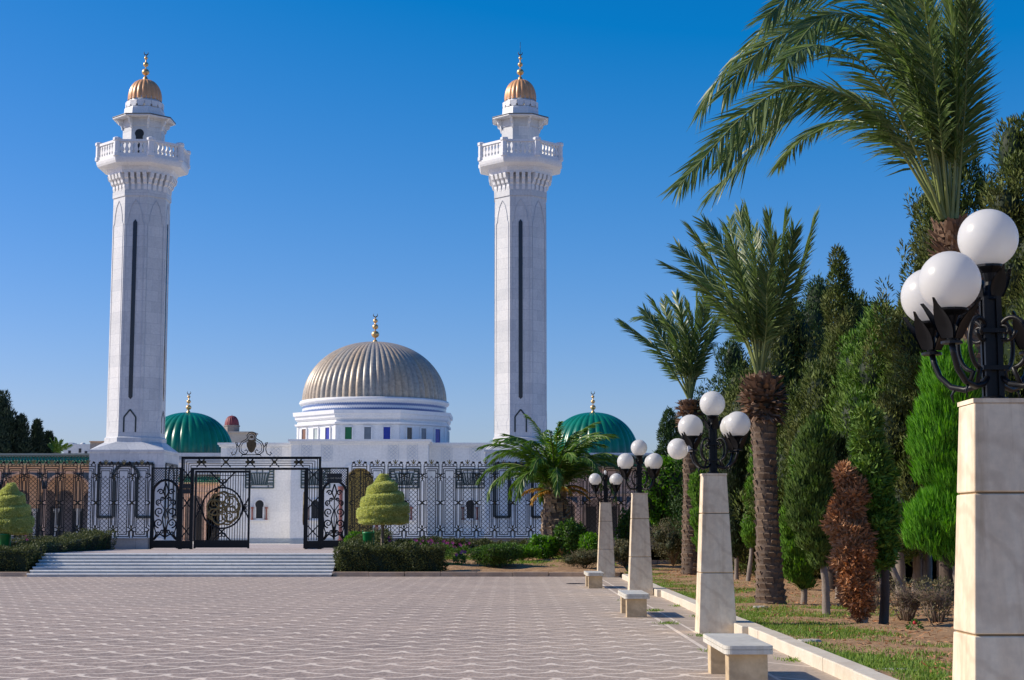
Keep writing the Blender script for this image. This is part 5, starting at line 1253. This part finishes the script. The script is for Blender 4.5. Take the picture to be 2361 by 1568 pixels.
# ---- clipped cypresses
def clipped(Y, lobes, stem, label, mat, n, seed, size=.13, wid=.03, upw=1.3, stemr=.06, name='clipped_cypress', rnd=.3, cat='cypress', bark='bark', shell=.82, depth=1.0, kcore=.84, z0=.1, lump=.05):
    p = at(stem[0], stem[1], Y); root = empty(name, (p.x, Y, z0), label, cat, 'clipped cypresses under the junipers')
    blobs = []; px = Y/F
    for (cx, cy, rx, ry) in lobes:
        q = at(cx, cy, Y); blobs.append((q.x, Y, q.z, rx*px, rx*px*depth, ry*px*1.0))
    tq = at(lobes[-1][0], lobes[-1][1], Y); up = at(lobes[0][0], lobes[0][1], Y)
    trunk_mesh('trunk', [(p.x, Y, z0-.1), ((p.x+tq.x)/2+.03, Y, (z0+tq.z)/2), (tq.x, Y, tq.z), (up.x, Y, up.z)], [stemr*1.15, stemr, stemr*.8, .015], root, M[bark], .08, 10, seed)
    P, Nn = blob_points(blobs, n, shell)
    lm = np.sin(P[:, 0]*17+seed)*np.sin(P[:, 2]*11+P[:, 1]*7)+.6*np.sin(P[:, 2]*23+P[:, 0]*9); P = P+Nn*(lm*lump+np.abs(RNG.normal(0, .02, len(P))))[:, None]
    d = unit(Nn*.55+np.array((0, 0, upw))+RNG.normal(0, rnd, P.shape))
    leaves('foliage', P, d, size*RNG.uniform(.6, 1.3, len(P)), wid, M[mat], root, face=Nn)
    c = MB(); core('', c, blobs, kcore); c.build('inner_foliage', M['L_cyp_shade' if mat != 'L_brown' else 'L_brown'], root)
    return root
clipped(32.3, [(1842,1160,17,38),(1824,1212,24,42),(1836,1285,33,58),(1850,1330,20,34)], (1852,1392), 'small light green clipped cypress on a thin stem, right of the tall date palm trunk', 'L_cyp', 9000, 61)
clipped(28.2, [(1880,1060,36,85),(1852,1165,34,62),(1880,1190,42,95),(1893,1265,26,42)], (1905,1417), 'olive clipped cypress with two rounded lobes on a bare grey stem', 'L_cyp2', 16000, 62, stemr=.065)
clipped(34, [(1925,1120,32,110),(1930,1230,26,60)], (1932,1380), 'dark narrow cypress behind the olive clipped cypress', 'L_cyp_shade', 7000, 63)
clipped(25, [(1948,1103,15,24),(1968,1150,26,44),(1943,1195,28,55),(1966,1265,40,72),(1972,1345,32,60),(1985,1402,15,28)], (1990,1442), 'dead rust brown cypress among the green ones', 'L_brown', 17000, 64, .11, .035, .25, .06, 'dead_cypress', .8, shell=.6, kcore=.8)
clipped(25.2, [(2000,1010,26,70),(2012,1110,40,90),(2030,1210,34,75),(2036,1270,18,45)], (2036,1442), 'loose green cypress on a dark bare stem, right of the dead brown one', 'L_jun3', 12000, 65, .13, .04, .6, .07, 'loose_cypress', .6, bark='bark_dark', shell=.55)
clipped(45, [(1744,1075,11,36),(1737,1150,17,44),(1735,1228,20,36)], (1723,1345), 'slim green cypress clipped into stacked lobes, left of the tall date palm trunk', 'L_cyp', 6000, 66, .14, .04)
clipped(49, [(1612,1130,20,40),(1612,1200,18,32),(1620,1250,16,26)], (1618,1330), 'small lobed green cypress half hidden by the pillar of the lamp with the fallen globe', 'L_cyp', 4500, 67, .14, .04)
clipped(47, [(1690,1080,28,100),(1694,1200,24,90)], (1698,1345), 'dark shaded cypress column right of the lamp with the fallen globe', 'L_cyp_shade', 6000, 68, .14, .04)
clipped(30, [(1990,1110,24,80),(2000,1200,22,60)], (2100,1360), 'dark cypress in the shade behind the dead brown one', 'L_cyp_shade', 5000, 69, .14, .04)
clipped(19.5, [(2195,920,62,120),(2172,1030,66,120),(2215,1110,70,130),(2150,1215,58,62),(2195,1200,70,80),(2205,1270,55,45)], (2215,1480), 'feathery bright green thuja leaning against the pillar of the nearest lamp', 'L_thuja', 42000, 70, .15, .016, 1.5, .07, 'thuja', .28, shell=.72, kcore=.8)
for k, (xd, yb, Y) in enumerate(((2075, 1335, 36), (2110, 1345, 37), (2135, 1330, 40), (2170, 1340, 38), (2060, 1320, 44), (2190, 1330, 42), (1960, 1330, 42))):
    p = at(xd, 1300, Y); root = empty('bare_trunk', (p.x, Y, .1), 'bare grey conifer trunk standing in the shade of the grove', 'tree trunk', 'bare trunks in the shade of the grove')
    trunk_mesh('stem', [(p.x, Y, 0), (p.x+.06*math.sin(k), Y, .9), (p.x-.1*math.cos(k), Y, 1.9), (p.x, Y, 3.2)], [.12, .1, .09, .06], root, M['bark'], .06, 10, k)
    P, Nn = blob_points([(p.x+.2, Y, 3.0, .7, .7, .7), (p.x-.3, Y+.2, 3.6, .7, .7, .8)], 1500, .5); leaves('foliage', P, unit(Nn+RNG.normal(0, .5, P.shape)), .17, .06, M['L_jun2'], root)

# ---- shrubs
def shrub(x, y, z, rx, ry, rz, n, mat, label, size=.09, wid=.04, name='shrub', cat='shrub', up=.5, rnd=.6, lumps=9, seed=0, stems=6, stem_mat='stem', core_k=.6, flowers=None, group=None, shell=.5, twigs=0):
    rg = random.Random(seed+100); root = empty(name, (x, y, z), label, cat, group)
    blobs = [(x, y, z+rz*.5, rx*.7, ry*.7, rz*.5)]
    for k in range(lumps):
        a = k*2.4+rg.uniform(-.4, .4); q = rg.uniform(.35, .72); r = rg.uniform(.28, .45)
        blobs.append((x+rx*q*math.cos(a), y+ry*q*math.sin(a), z+rz*rg.uniform(.35, .78), rx*r, ry*r, rz*r*.75))
    P, Nn = blob_points(blobs, n, shell); ok = P[:, 2] > z-.02; P = P[ok]; Nn = Nn[ok]
    leaves('foliage', P, unit(Nn*.8+np.array((0, 0, up))+RNG.normal(0, rnd, P.shape)), size*RNG.uniform(.6, 1.3, len(P)), wid, M[mat], root, face=Nn)
    if core_k:
        c = MB(); core('', c, blobs, core_k); c.build('inner_foliage', M['L_hedge'], root)
    if twigs:
        s = MB()
        for k in range(twigs//6):
            a = rg.uniform(0, 2*PI); q = rg.uniform(.3, 1); b0 = Vector((x+rx*.25*math.cos(a)*rg.random(), y+ry*.25*math.sin(a)*rg.random(), z-.03)); m1 = Vector((x+rx*.6*q*math.cos(a), y+ry*.6*q*math.sin(a), z+rz*rg.uniform(.3, .55)))
            s.tube([b0, (b0+m1)/2+Vector((rg.uniform(-.03, .03), 0, .03)), m1], .011, 5, r2=.006)
            for j in range(6):
                e = Vector((x+rx*rg.uniform(-1, 1), y+ry*rg.uniform(-1, 1), z+rz*rg.uniform(.5, 1.0))); e = m1+(e-m1).normalized()*rg.uniform(.12, .32); h = (m1+e)/2+Vector((rg.uniform(-.04, .04), rg.uniform(-.04, .04), rg.uniform(-.03, .03)))
                s.tube([m1, h, e], .005, 4, r2=.002); s.tube([h, h+Vector((rg.uniform(-.1, .1), rg.uniform(-.1, .1), rg.uniform(.02, .12)))], .003, 4, r2=.0015)
        s.build('stems', M[stem_mat], root)
    elif stems:
        s = MB()
        for k in range(stems):
            a = 2*PI*k/stems+rg.random(); q = rg.uniform(.5, .95); s.tube([(x, y, z-.05), (x+rx*.4*q*math.cos(a), y+ry*.4*q*math.sin(a), z+rz*.5), (x+rx*q*math.cos(a), y+ry*q*math.sin(a), z+rz*rg.uniform(.7, 1.05))], .02, 5, r2=.004)
        s.build('stems', M[stem_mat], root)
    if flowers:
        for k in range(flowers[0]):
            i = RNG.integers(len(P)); f = MB(); c = P[i]+Nn[i]*.06
            for j in range(5):
                a = 2*PI*j/5; f.add([c, c+np.array((.05*math.cos(a-.4), -.02, .05*math.sin(a-.4))), c+np.array((.085*math.cos(a), -.03, .085*math.sin(a))), c+np.array((.05*math.cos(a+.4), -.02, .05*math.sin(a+.4)))], [(0, 1, 2, 3)], True)
            f.build('flower', M[flowers[1]], root)
    return root
def on_bed(y): return .13+(.72-.13)*(y-54.35)/(66.5-54.35)
def sx_(xd, Y): return xx(xd, Y, 1280)
Y = 57.0; shrub(sx_(1142, Y), Y, on_bed(Y)-.02, 1.15, .7, .78, 9000, 'L_shrub', 'broad dark green oval shrub in the bed between the hedge and the stout palm', .085, .03, seed=1)
Y = 60.6; shrub(sx_(1318, Y), Y, on_bed(Y), .6, .5, 1.5, 4200, 'L_shrub', 'upright leafy shrub leaning against the right side of the stout palm trunk', .13, .065, seed=2, rnd=.9)
Y = 60.8; shrub(sx_(1252, Y), Y, on_bed(Y), .75, .5, .85, 3600, 'L_bright', 'bright green leafy shrub at the left foot of the stout palm', .12, .06, seed=3, rnd=.9)
Y = 60; shrub(sx_(1205, Y), Y, on_bed(Y), .6, .4, .5, 2600, 'L_bright', 'low grassy green tuft left of the stout palm shrubs', .16, .025, seed=4, up=1.2)
Y = 56.2; shrub(sx_(1348, Y), Y, on_bed(Y)-.02, .75, .45, .62, 5500, 'L_dull', 'low brownish clipped shrub left of the farthest lamp pillar', .06, .02, seed=5)
Y = 59; shrub(sx_(1365, Y), Y, on_bed(Y), .6, .5, 1.05, 3600, 'L_bright', 'yellowish green shrub behind the farthest lamp pillar', .11, .05, seed=6)
Y = 57; shrub(sx_(1440, Y), Y, on_bed(Y), .55, .4, .95, 3600, 'L_dull', 'dusty grey green shrub between the two far lamp pillars', .075, .03, seed=7)
Y = 58.5; shrub(sx_(1552, Y), Y, on_bed(Y)-.05, 1.15, .6, 1.6, 7500, 'L_dull', 'tall dry brownish shrub below the hibiscus', .075, .022, seed=8, stems=26, stem_mat='twig', core_k=.5, rnd=1.0)
Y = 64; shrub(sx_(1560, Y), Y, .6, 1.5, 1.0, 4.0, 15000, 'L_bright', 'tall bright green hibiscus with red flowers, right of the third lamp', .15, .075, 'hibiscus_bush', seed=9, flowers=(9, 'fruit_red'), rnd=.9, lumps=16)
Y = 63; shrub(sx_(1450, Y), Y, .6, .55, .4, 1.6, 3200, 'L_shrub', 'climbing green shrub before the fence between the far lamps', .12, .055, seed=10)
Y = 65.3; shrub(sx_(820, Y), Y, .7, .55, .4, .75, 2600, 'L_bright', 'small bright shrub beside the right side gate', .1, .045, seed=11)
Y = 26.5; shrub(at(2090, 1400, Y).x, Y, .1, .42, .4, .72, 500, 'L_dull', 'bare twiggy grey bush on the brown soil', .05, .02, 'twiggy_bush', seed=12, stems=95, stem_mat='twig', core_k=0, twigs=260)
Y = 26.0; shrub(at(2160, 1410, Y).x, Y, .1, .4, .4, .7, 1200, 'L_dull', 'twiggy bush with a few green leaves beside the nearest pillar', .05, .022, 'twiggy_bush', seed=13, stems=80, stem_mat='twig', core_k=0, twigs=240)
Y = 30; shrub(at(2025, 1390, Y).x, Y, .1, .4, .3, .7, 700, 'L_dull', 'thin dry bush behind the dead brown cypress', .05, .02, 'twiggy_bush', seed=14, stems=50, stem_mat='twig', core_k=0, twigs=150)
# ---- hedges
def hedge(x0, x1, y0, y1, z0, h, n, label, slope=0.0):
    root = empty('hedge', ((x0+x1)/2, (y0+y1)/2, z0), label, 'hedge', 'clipped hedges round the flower beds')
    A = np.array([(x1-x0)*(y1-y0), (x1-x0)*h, (x1-x0)*h, (y1-y0)*h, (y1-y0)*h]); f = RNG.choice(5, n, p=A/A.sum()); u = RNG.random(n); v = RNG.random(n)
    P = np.zeros((n, 3)); Nn = np.zeros((n, 3)); X = x0+(x1-x0)*u; Yv = y0+(y1-y0)*np.where(f == 0, v, u); Zv = h*v
    P[:, 0] = np.select([f == 0, f == 1, f == 2, f == 3, f == 4], [X, X, X, x0, x1]); P[:, 1] = np.select([f == 0, f == 1, f == 2, f == 3, f == 4], [Yv, y0, y1, Yv, Yv]); P[:, 2] = np.where(f == 0, h, Zv)
    for k, (ax_, s) in enumerate(((2, 1), (1, -1), (1, 1), (0, -1), (0, 1))): Nn[f == k, ax_] = s
    wob = .07*(np.sin(P[:, 0]*3.1+P[:, 1]*2.3)+np.sin(P[:, 0]*7.3-P[:, 1]*5+P[:, 2]*6)); P += Nn*(wob+RNG.uniform(-.1, .02, n))[:, None]
    zb = z0+slope*(P[:, 1]-y0); P[:, 2] += zb
    leaves('foliage', P, unit(Nn*.8+np.array((0, 0, .35))+RNG.normal(0, .6, P.shape)), .075*RNG.uniform(.6, 1.3, n), .036, M['L_hedge'], root, face=Nn)
    c = MB(); i = .12; zs = slope*(y1-y0)
    c.add([(x0+i, y0+i, z0-.1), (x1-i, y0+i, z0-.1), (x1-i, y1-i, z0-.1), (x0+i, y1-i, z0-.1), (x0+i, y0+i, z0+h-i), (x1-i, y0+i, z0+h-i), (x1-i, y1-i, z0+zs+h-i), (x0+i, y1-i, z0+zs+h-i)], [(0, 3, 2, 1), (4, 5, 6, 7), (0, 1, 5, 4), (1, 2, 6, 5), (2, 3, 7, 6), (3, 0, 4, 7)], False); c.build('inner_foliage', M['L_cyp_shade'], root)
sl = (.72-.13)/12.15
hedge(SX1+.12, -2.35, 54.45, 55.5, .12, .82, 15000, 'dark clipped hedge along the kerb right of the steps, below the whole topiary', sl)
hedge(SX1+.12, -4.95, 55.6, 65.6, .2, .78, 14000, 'hedge running back from the steps to the right side gate', sl)
hedge(-4.6, -1.9, 64.6, 65.5, .62, .5, 6000, 'low hedge before the fence behind the pink flowers', 0)
hedge(-1.75, .6, 64.9, 65.7, .62, .4, 5000, 'low hedge before the fence left of the stout palm', 0)
hedge(-24, SX0-.12, 54.45, 55.5, .12, .8, 17000, 'dark clipped hedge along the kerb left of the steps', sl)
hedge(SX0-1.15, SX0-.12, 55.6, 66, .2, .78, 12000, 'hedge running back along the left end of the steps', sl)
hedge(-26, SX0-1.3, 64.6, 65.6, .6, .55, 9000, 'low hedge at the foot of the left fence', 0)
# ---- spiral topiaries
def topiary(x, y, z0, zc0, zc1, rmax, label, seed):
    root = empty('topiary', (x, y, z0), label, 'topiary', 'pale green spiral topiaries')
    trunk_mesh('trunk', [(x+.03, y, z0-.1), (x-.03, y, (z0+zc0)/2), (x, y, zc0+.3)], [.075, .06, .05], root, M['bark'], .06, 10, seed)
    n = 46000; H = zc1-zc0; turns = 4.3
    # surface of a cone cut by one rising groove
    t = RNG.random(n)**1.25; th = RNG.random(n)*2*PI; 
    k = np.mod(t*turns*1.0-th/(2*PI)+seed*.37, 1.0)
    prof = np.interp(np.clip(t-k/turns*.75, 0, 1), [0, .06, .2, .45, .7, .86, .97, 1], [.9, .98, .96, .74, .46, .28, .16, .05])
    band = np.where(k < .72, 1-.25*np.clip((.12-k)/.12, 0, 1)**2, 1-(k-.72)/.28)
    rr = rmax*prof*(1-.62*np.clip((t-.8)/.2, 0, 1))*(.66+.34*band)*RNG.uniform(.95, 1.03, n)+.03*band; zv = zc0+H*t
    P = np.stack([x+rr*np.cos(th), y+rr*np.sin(th), zv], axis=1); Nn = np.stack([np.cos(th), np.sin(th), np.where(k > .7, 1.6, np.where(k < .1, -.8, .05))], axis=1)
    nb = 5000; tb = RNG.random(nb)*2*PI; rb = rmax*.86*np.sqrt(RNG.random(nb)); P = np.concatenate([P, np.stack([x+rb*np.cos(tb), y+rb*np.sin(tb), np.full(nb, zc0)+RNG.uniform(-.03, .05, nb)], axis=1)]); Nn = np.concatenate([Nn, np.tile([0, 0, -1.], (nb, 1))])
    leaves('foliage', P, unit(Nn+np.array((0, 0, .3))+RNG.normal(0, .55, P.shape)), .07*RNG.uniform(.6, 1.3, len(P)), .034, M['L_top'], root, face=Nn)
    c = MB(); c.lathe([(rmax*.42, zc0+.04), (rmax*.45, zc0+.15*H), (rmax*.35, zc0+.45*H), (rmax*.22, zc0+.7*H), (rmax*.14, zc0+.88*H), (.01, zc0+.94*H)], 20, (x, y), sm=True); c.build('inner_foliage', M['L_top'], root)
    return root
Y = 58.0; q0 = at(893, 1275, Y); topiary(at(884, 1200, Y).x, Y, on_bed(Y), zz(1205, Y), zz(1096, Y), .9, 'whole pale green spiral topiary on a thin trunk above the right hedge', 3)
Y = 57.0; topiary(at(22, 1200, Y).x, Y, on_bed(Y), zz(1228, Y), zz(1117, Y), .78, 'pale green spiral topiary at the left edge of the photo', 4)
# ---- pink flowers
rg = random.Random(77)
spots = [(868, 1266), (880, 1272), (900, 1262), (925, 1268), (940, 1262), (955, 1270), (985, 1262), (1003, 1264), (1015, 1260), (1023, 1272), (1048, 1270), (1060, 1282), (1068, 1268), (950, 1258), (1035, 1262), (60, 1252), (68, 1262), (150, 1255), (172, 1250), (915, 1276), (970, 1266), (890, 1258)]
nf = None
for k, (xd, yd) in enumerate(spots):
    Y = 60.5+(1272-yd)*.25; x = xx(xd, Y, 1260); z = on_bed(Y)
    grp = 'pink flowers by the right hedge' if xd > 500 else 'pink flowers by the left hedge'
    lab = 'pink flowering plant in the bed behind the right hedge' if xd > 500 else 'pink flowering plant behind the left hedge'
    root = empty('flowering_plant', (x, Y, z), lab, 'flower', grp); h = rg.uniform(.35, .6)
    P, Nn = blob_points([(x, Y, z+h*.4, .2, .2, h*.4)], 260, .3); leaves('leaf', P, unit(Nn+RNG.normal(0, .5, P.shape)+np.array((0, 0, .4))), .11, .035, M['L_shrub'], root)
    for j in range(rg.randint(2, 4)):
        c = np.array((x+rg.uniform(-.24, .24), Y+rg.uniform(-.2, .1), z+h*rg.uniform(.75, 1.15))); f = MB(); s = rg.uniform(.05, .075)
        for i in range(5):
            a = 2*PI*i/5; f.add([c, c+np.array((s*.6*math.cos(a-.5), -.02, s*.6*math.sin(a-.5))), c+np.array((s*math.cos(a), -.035, s*math.sin(a))), c+np.array((s*.6*math.cos(a+.5), -.02, s*.6*math.sin(a+.5)))], [(0, 1, 2, 3)], True)
        f.build('blossom', M['pink'], root)
# ---- lawn: short blades where the grass grows
n = 190000
Yv = 14+48*RNG.random(n)**1.6; Xv = 3.78+RNG.random(n)**1.3*(3.2+Yv*.09)
lump = np.sin(Xv*2.1+Yv*.7)+np.sin(Xv*1.1-Yv*1.3+2)+.7*np.sin(Xv*4.7+Yv*3.1)
edge = .75+.035*Yv+.5*lump
edge = np.where((Yv > 27) & (Yv < 31), edge+1.6, edge); edge = np.where(Yv > 46, edge-1.2, edge)
keep = RNG.random(n) < np.clip((edge-(Xv-3.75))/.9+.03, 0, 1)*np.clip(.7+.25*lump, .08, 1)
Xv = Xv[keep]; Yv = Yv[keep]; n = len(Xv)
P = np.stack([Xv, Yv, np.full(n, .1)], axis=1); d = np.array((0, 0, 1.))+RNG.normal(0, .55, (n, 3)); d[:, 2] = np.abs(d[:, 2])+.15
tag(leaves('lawn_grass', P, d, RNG.uniform(.03, .085, n), .012, M['L_grass']), 'short patchy green grass along the lawn kerb', 'grass', kind='stuff')
n = 26000; Xb = RNG.uniform(SX1+.3, 3.7, n); Yb = RNG.uniform(57, 65.5, n); lump = np.sin(Xb*1.7+Yb*1.1)+np.sin(Xb*.8-Yb*1.9); keep = lump+RNG.normal(0, .4, n) > .2; Xb, Yb = Xb[keep], Yb[keep]; n = len(Xb)
P = np.stack([Xb, Yb, np.array([on_bed(q) for q in Yb])-.01], axis=1); d = np.array((0, 0, 1.))+RNG.normal(0, .6, (n, 3)); d[:, 2] = np.abs(d[:, 2])+.1
tag(leaves('bed_grass', P, d, RNG.uniform(.05, .14, n), .02, M['L_grass']), 'short grass between the shrubs of the flower bed', 'grass', kind='stuff')
n = 9000; Xb = 4.2+RNG.random(n)*9; Yb = 15+45*RNG.random(n)**1.3
P = np.stack([Xb, Yb, np.full(n, .125)], axis=1); d = RNG.normal(0, 1, (n, 3)); d[:, 2] = np.abs(d[:, 2])*.25
tag(leaves('leaf_litter', P, d, RNG.uniform(.04, .14, n), .02, M['L_brown']), 'dry twigs and leaves scattered on the brown soil', 'leaf litter', kind='stuff')
# ---- stones on the lawn
def stone_(x, y, rx, ry, h, label, seed):
    rg = random.Random(seed); m = MB(); n = 16; prof = []
    vs = []; fs = []
    for j, (q, z) in enumerate(((1.0, -.03), (1.02, h*.45), (.85, h*.9), (.4, h))):
        for i in range(n):
            a = 2*PI*i/n; k = q*(1+.12*math.sin(3*a+seed)+.07*math.sin(7*a)+rg.uniform(-.03, .03)); vs.append((x+rx*k*math.cos(a), y+ry*k*math.sin(a), .1+z+rg.uniform(-.006, .006)))
    for j in range(3):
        for i in range(n): fs.append((j*n+i, j*n+(i+1) % n, (j+1)*n+(i+1) % n, (j+1)*n+i))
    fs.append(tuple(range(3*n, 4*n))); m.add(vs, fs, False); tag(m.build('field_stone', M['stonegrey']), label, 'stone', 'flat stones lying on the lawn')
p = at(1875, 1485, 21); stone_(p.x, 21.3, .16, .12, .06, 'pale flat stone on the grass right of the nearest bench', 1)
p = at(2040, 1548, 17.6); stone_(p.x, 17.2, .23, .1, .03, 'low grey stone slab sunk in the grass near the nearest pillar', 2)
p = at(1745, 1396, 31); stone_(p.x, 30.6, .14, .1, .05, 'small stone on the grass at the foot of the tall date palm', 3)
p = at(2110, 1450, 24); root = empty('red_flower_plant', (p.x, 24, .1), 'tiny plant with one red bloom on the brown soil', 'flower')
P, Nn = blob_points([(p.x, 24, .16, .1, .1, .08)], 120, .3); leaves('leaf', P, Nn+RNG.normal(0, .4, P.shape), .06, .025, M['L_shrub'], root)
f = MB(); f.ball((p.x-.02, 23.93, .22), .03, 8, 6); f.build('bloom', M['fruit_red'], root)
p = at(1327, 1344, 47); root = empty('drain_cover', (p.x, 47, 0), 'small dark iron drain cover in the paving left of the farthest bench', 'drain cover')
m = MB(); m.lathe([(.27, -.01), (.27, .012), (.24, .014), (.235, .006), (.001, .006)], 24, (p.x, 47), sm=False); m.build('ring', M['iron'], root)
m = MB(); [m.box(p.x-.2+.08*i, p.x-.16+.08*i, 46.83, 47.17, .004, .013) for i in range(5)]; m.build('grate', M['iron'], root)
n = 1500; cx_ = np.array([(2.62, 27.4), (2.66, 21.2), (2.9, 24.2), (3.42, 19.8), (2.75, 31.6), (3.44, 29.5), (3.43, 33.5), (2.6, 18.9), (3.4, 15.6), (2.56, 36)]); i_ = RNG.integers(len(cx_), size=n)
P = np.concatenate([cx_[i_]+RNG.normal(0, 1, (n, 2))*np.array((.09, .14)), np.full((n, 1), .0)], axis=1); P = P[P[:, 0] < 3.46]; d = RNG.normal(0, .6, P.shape); d[:, 2] = np.abs(d[:, 2])+.3
tag(leaves('weeds', P, d, RNG.uniform(.02, .07, len(P)), .012, M['L_grass']), 'small green weeds growing in the joints of the paving', 'weeds', kind='stuff')
# ---- trees beyond the left arcade
def far_conifer(xd, top_d, Y, rad, label, seed): conifer(Y, xd, top_d, rad, label, 'L_far', seed, z0=-.05, low=2.5, nb=60, per=230, size=.42, name='cypress_tree', cat='tree', group='far trees beyond the left arcade', pw=.8)
far_conifer(-10, 925, 140, 3.4, 'largest dark far conifer at the left edge above the arcade roof', 91)
far_conifer(38, 965, 140, 1.9, 'middle dark far conifer above the arcade roof', 92)
far_conifer(75, 975, 142, 1.5, 'small dark far conifer right of the others above the arcade roof', 93)
far_conifer(103, 1003, 143, .9, 'slim far conifer beside the far young palm', 94)
Y = 140; x0 = xx(125, Y); root = empty('young_palm', (x0, Y, 0), 'far young palm tips showing above the arcade roof', 'palm tree'); zt = zz(1048, Y)
trunk_mesh('trunk', [(x0, Y, -.05), (x0, Y, zt-.6), (x0, Y, zt)], [.3, .25, .2], root, M['palm_bark'], .03, 10, 9)
for k, (dx, dz) in enumerate(((-.3, 1.3), (.1, 1.35), (.5, 1.2), (.9, .9), (1.2, .8), (-.7, .9))):
    frond('frond', [(x0, Y, zt-.1), (x0+dx*.4, Y+.1*k-.2, zt+dz*.6), (x0+dx, Y+.2*k-.5, zt+dz)], root, M['L_palm_mid'], .5, 26, .09, .8, .2, .05, .3, .02)

# ================================================================== daylight
w = bpy.data.worlds.new('World'); SC.world = w; w.use_nodes = True; nt = w.node_tree; bg = nt.nodes['Background']
SUN_EL = R(33); sv = Vector((-1, .07, 0)).normalized()      # where the sun stands: left, a little behind the monument
sky = nt.nodes.new('ShaderNodeTexSky'); sky.sky_type = 'NISHITA'; sky.sun_disc = False; sky.sun_elevation = SUN_EL
sky.sun_rotation = math.atan2(sv.x, sv.y)
sky.air_density = 1.0; sky.dust_density = .6; sky.ozone_density = 2.2; sky.altitude = 20
hs = nt.nodes.new('ShaderNodeHueSaturation'); hs.inputs['Saturation'].default_value = 1.25
nt.links.new(sky.outputs[0], hs.inputs['Color'])
# a polarised summer sky: red held back evenly, blue a little stronger
vm = nt.nodes.new('ShaderNodeVectorMath'); vm.operation = 'MULTIPLY_ADD'; vm.inputs[1].default_value = (.94, .81, 1.16); vm.inputs[2].default_value = (-.1/.12, -.012/.12, 0)
vx = nt.nodes.new('ShaderNodeVectorMath'); vx.operation = 'MAXIMUM'; vx.inputs[1].default_value = (.02, .02, .02)
nt.links.new(hs.outputs[0], vm.inputs[0]); nt.links.new(vm.outputs[0], vx.inputs[0]); nt.links.new(vx.outputs[0], bg.inputs[0]); bg.inputs[1].default_value = .12
sl_ = bpy.data.lights.new('sun', 'SUN'); so = bpy.data.objects.new('sun', sl_); COL.objects.link(so); sl_.energy = 5.0; sl_.angle = R(.55); sl_.color = (1, .9, .75)
dv = Vector((sv.x*math.cos(SUN_EL), sv.y*math.cos(SUN_EL), math.sin(SUN_EL))); so.rotation_euler = dv.to_track_quat('Z', 'Y').to_euler(); so.location = (-40, 20, 60)
SC.view_settings.view_transform = 'Standard'; SC.view_settings.look = 'None'; SC.view_settings.exposure = 0; SC.view_settings.gamma = 1
SC.cycles.max_bounces = 6; SC.cycles.diffuse_bounces = 3; SC.cycles.transparent_max_bounces = 4
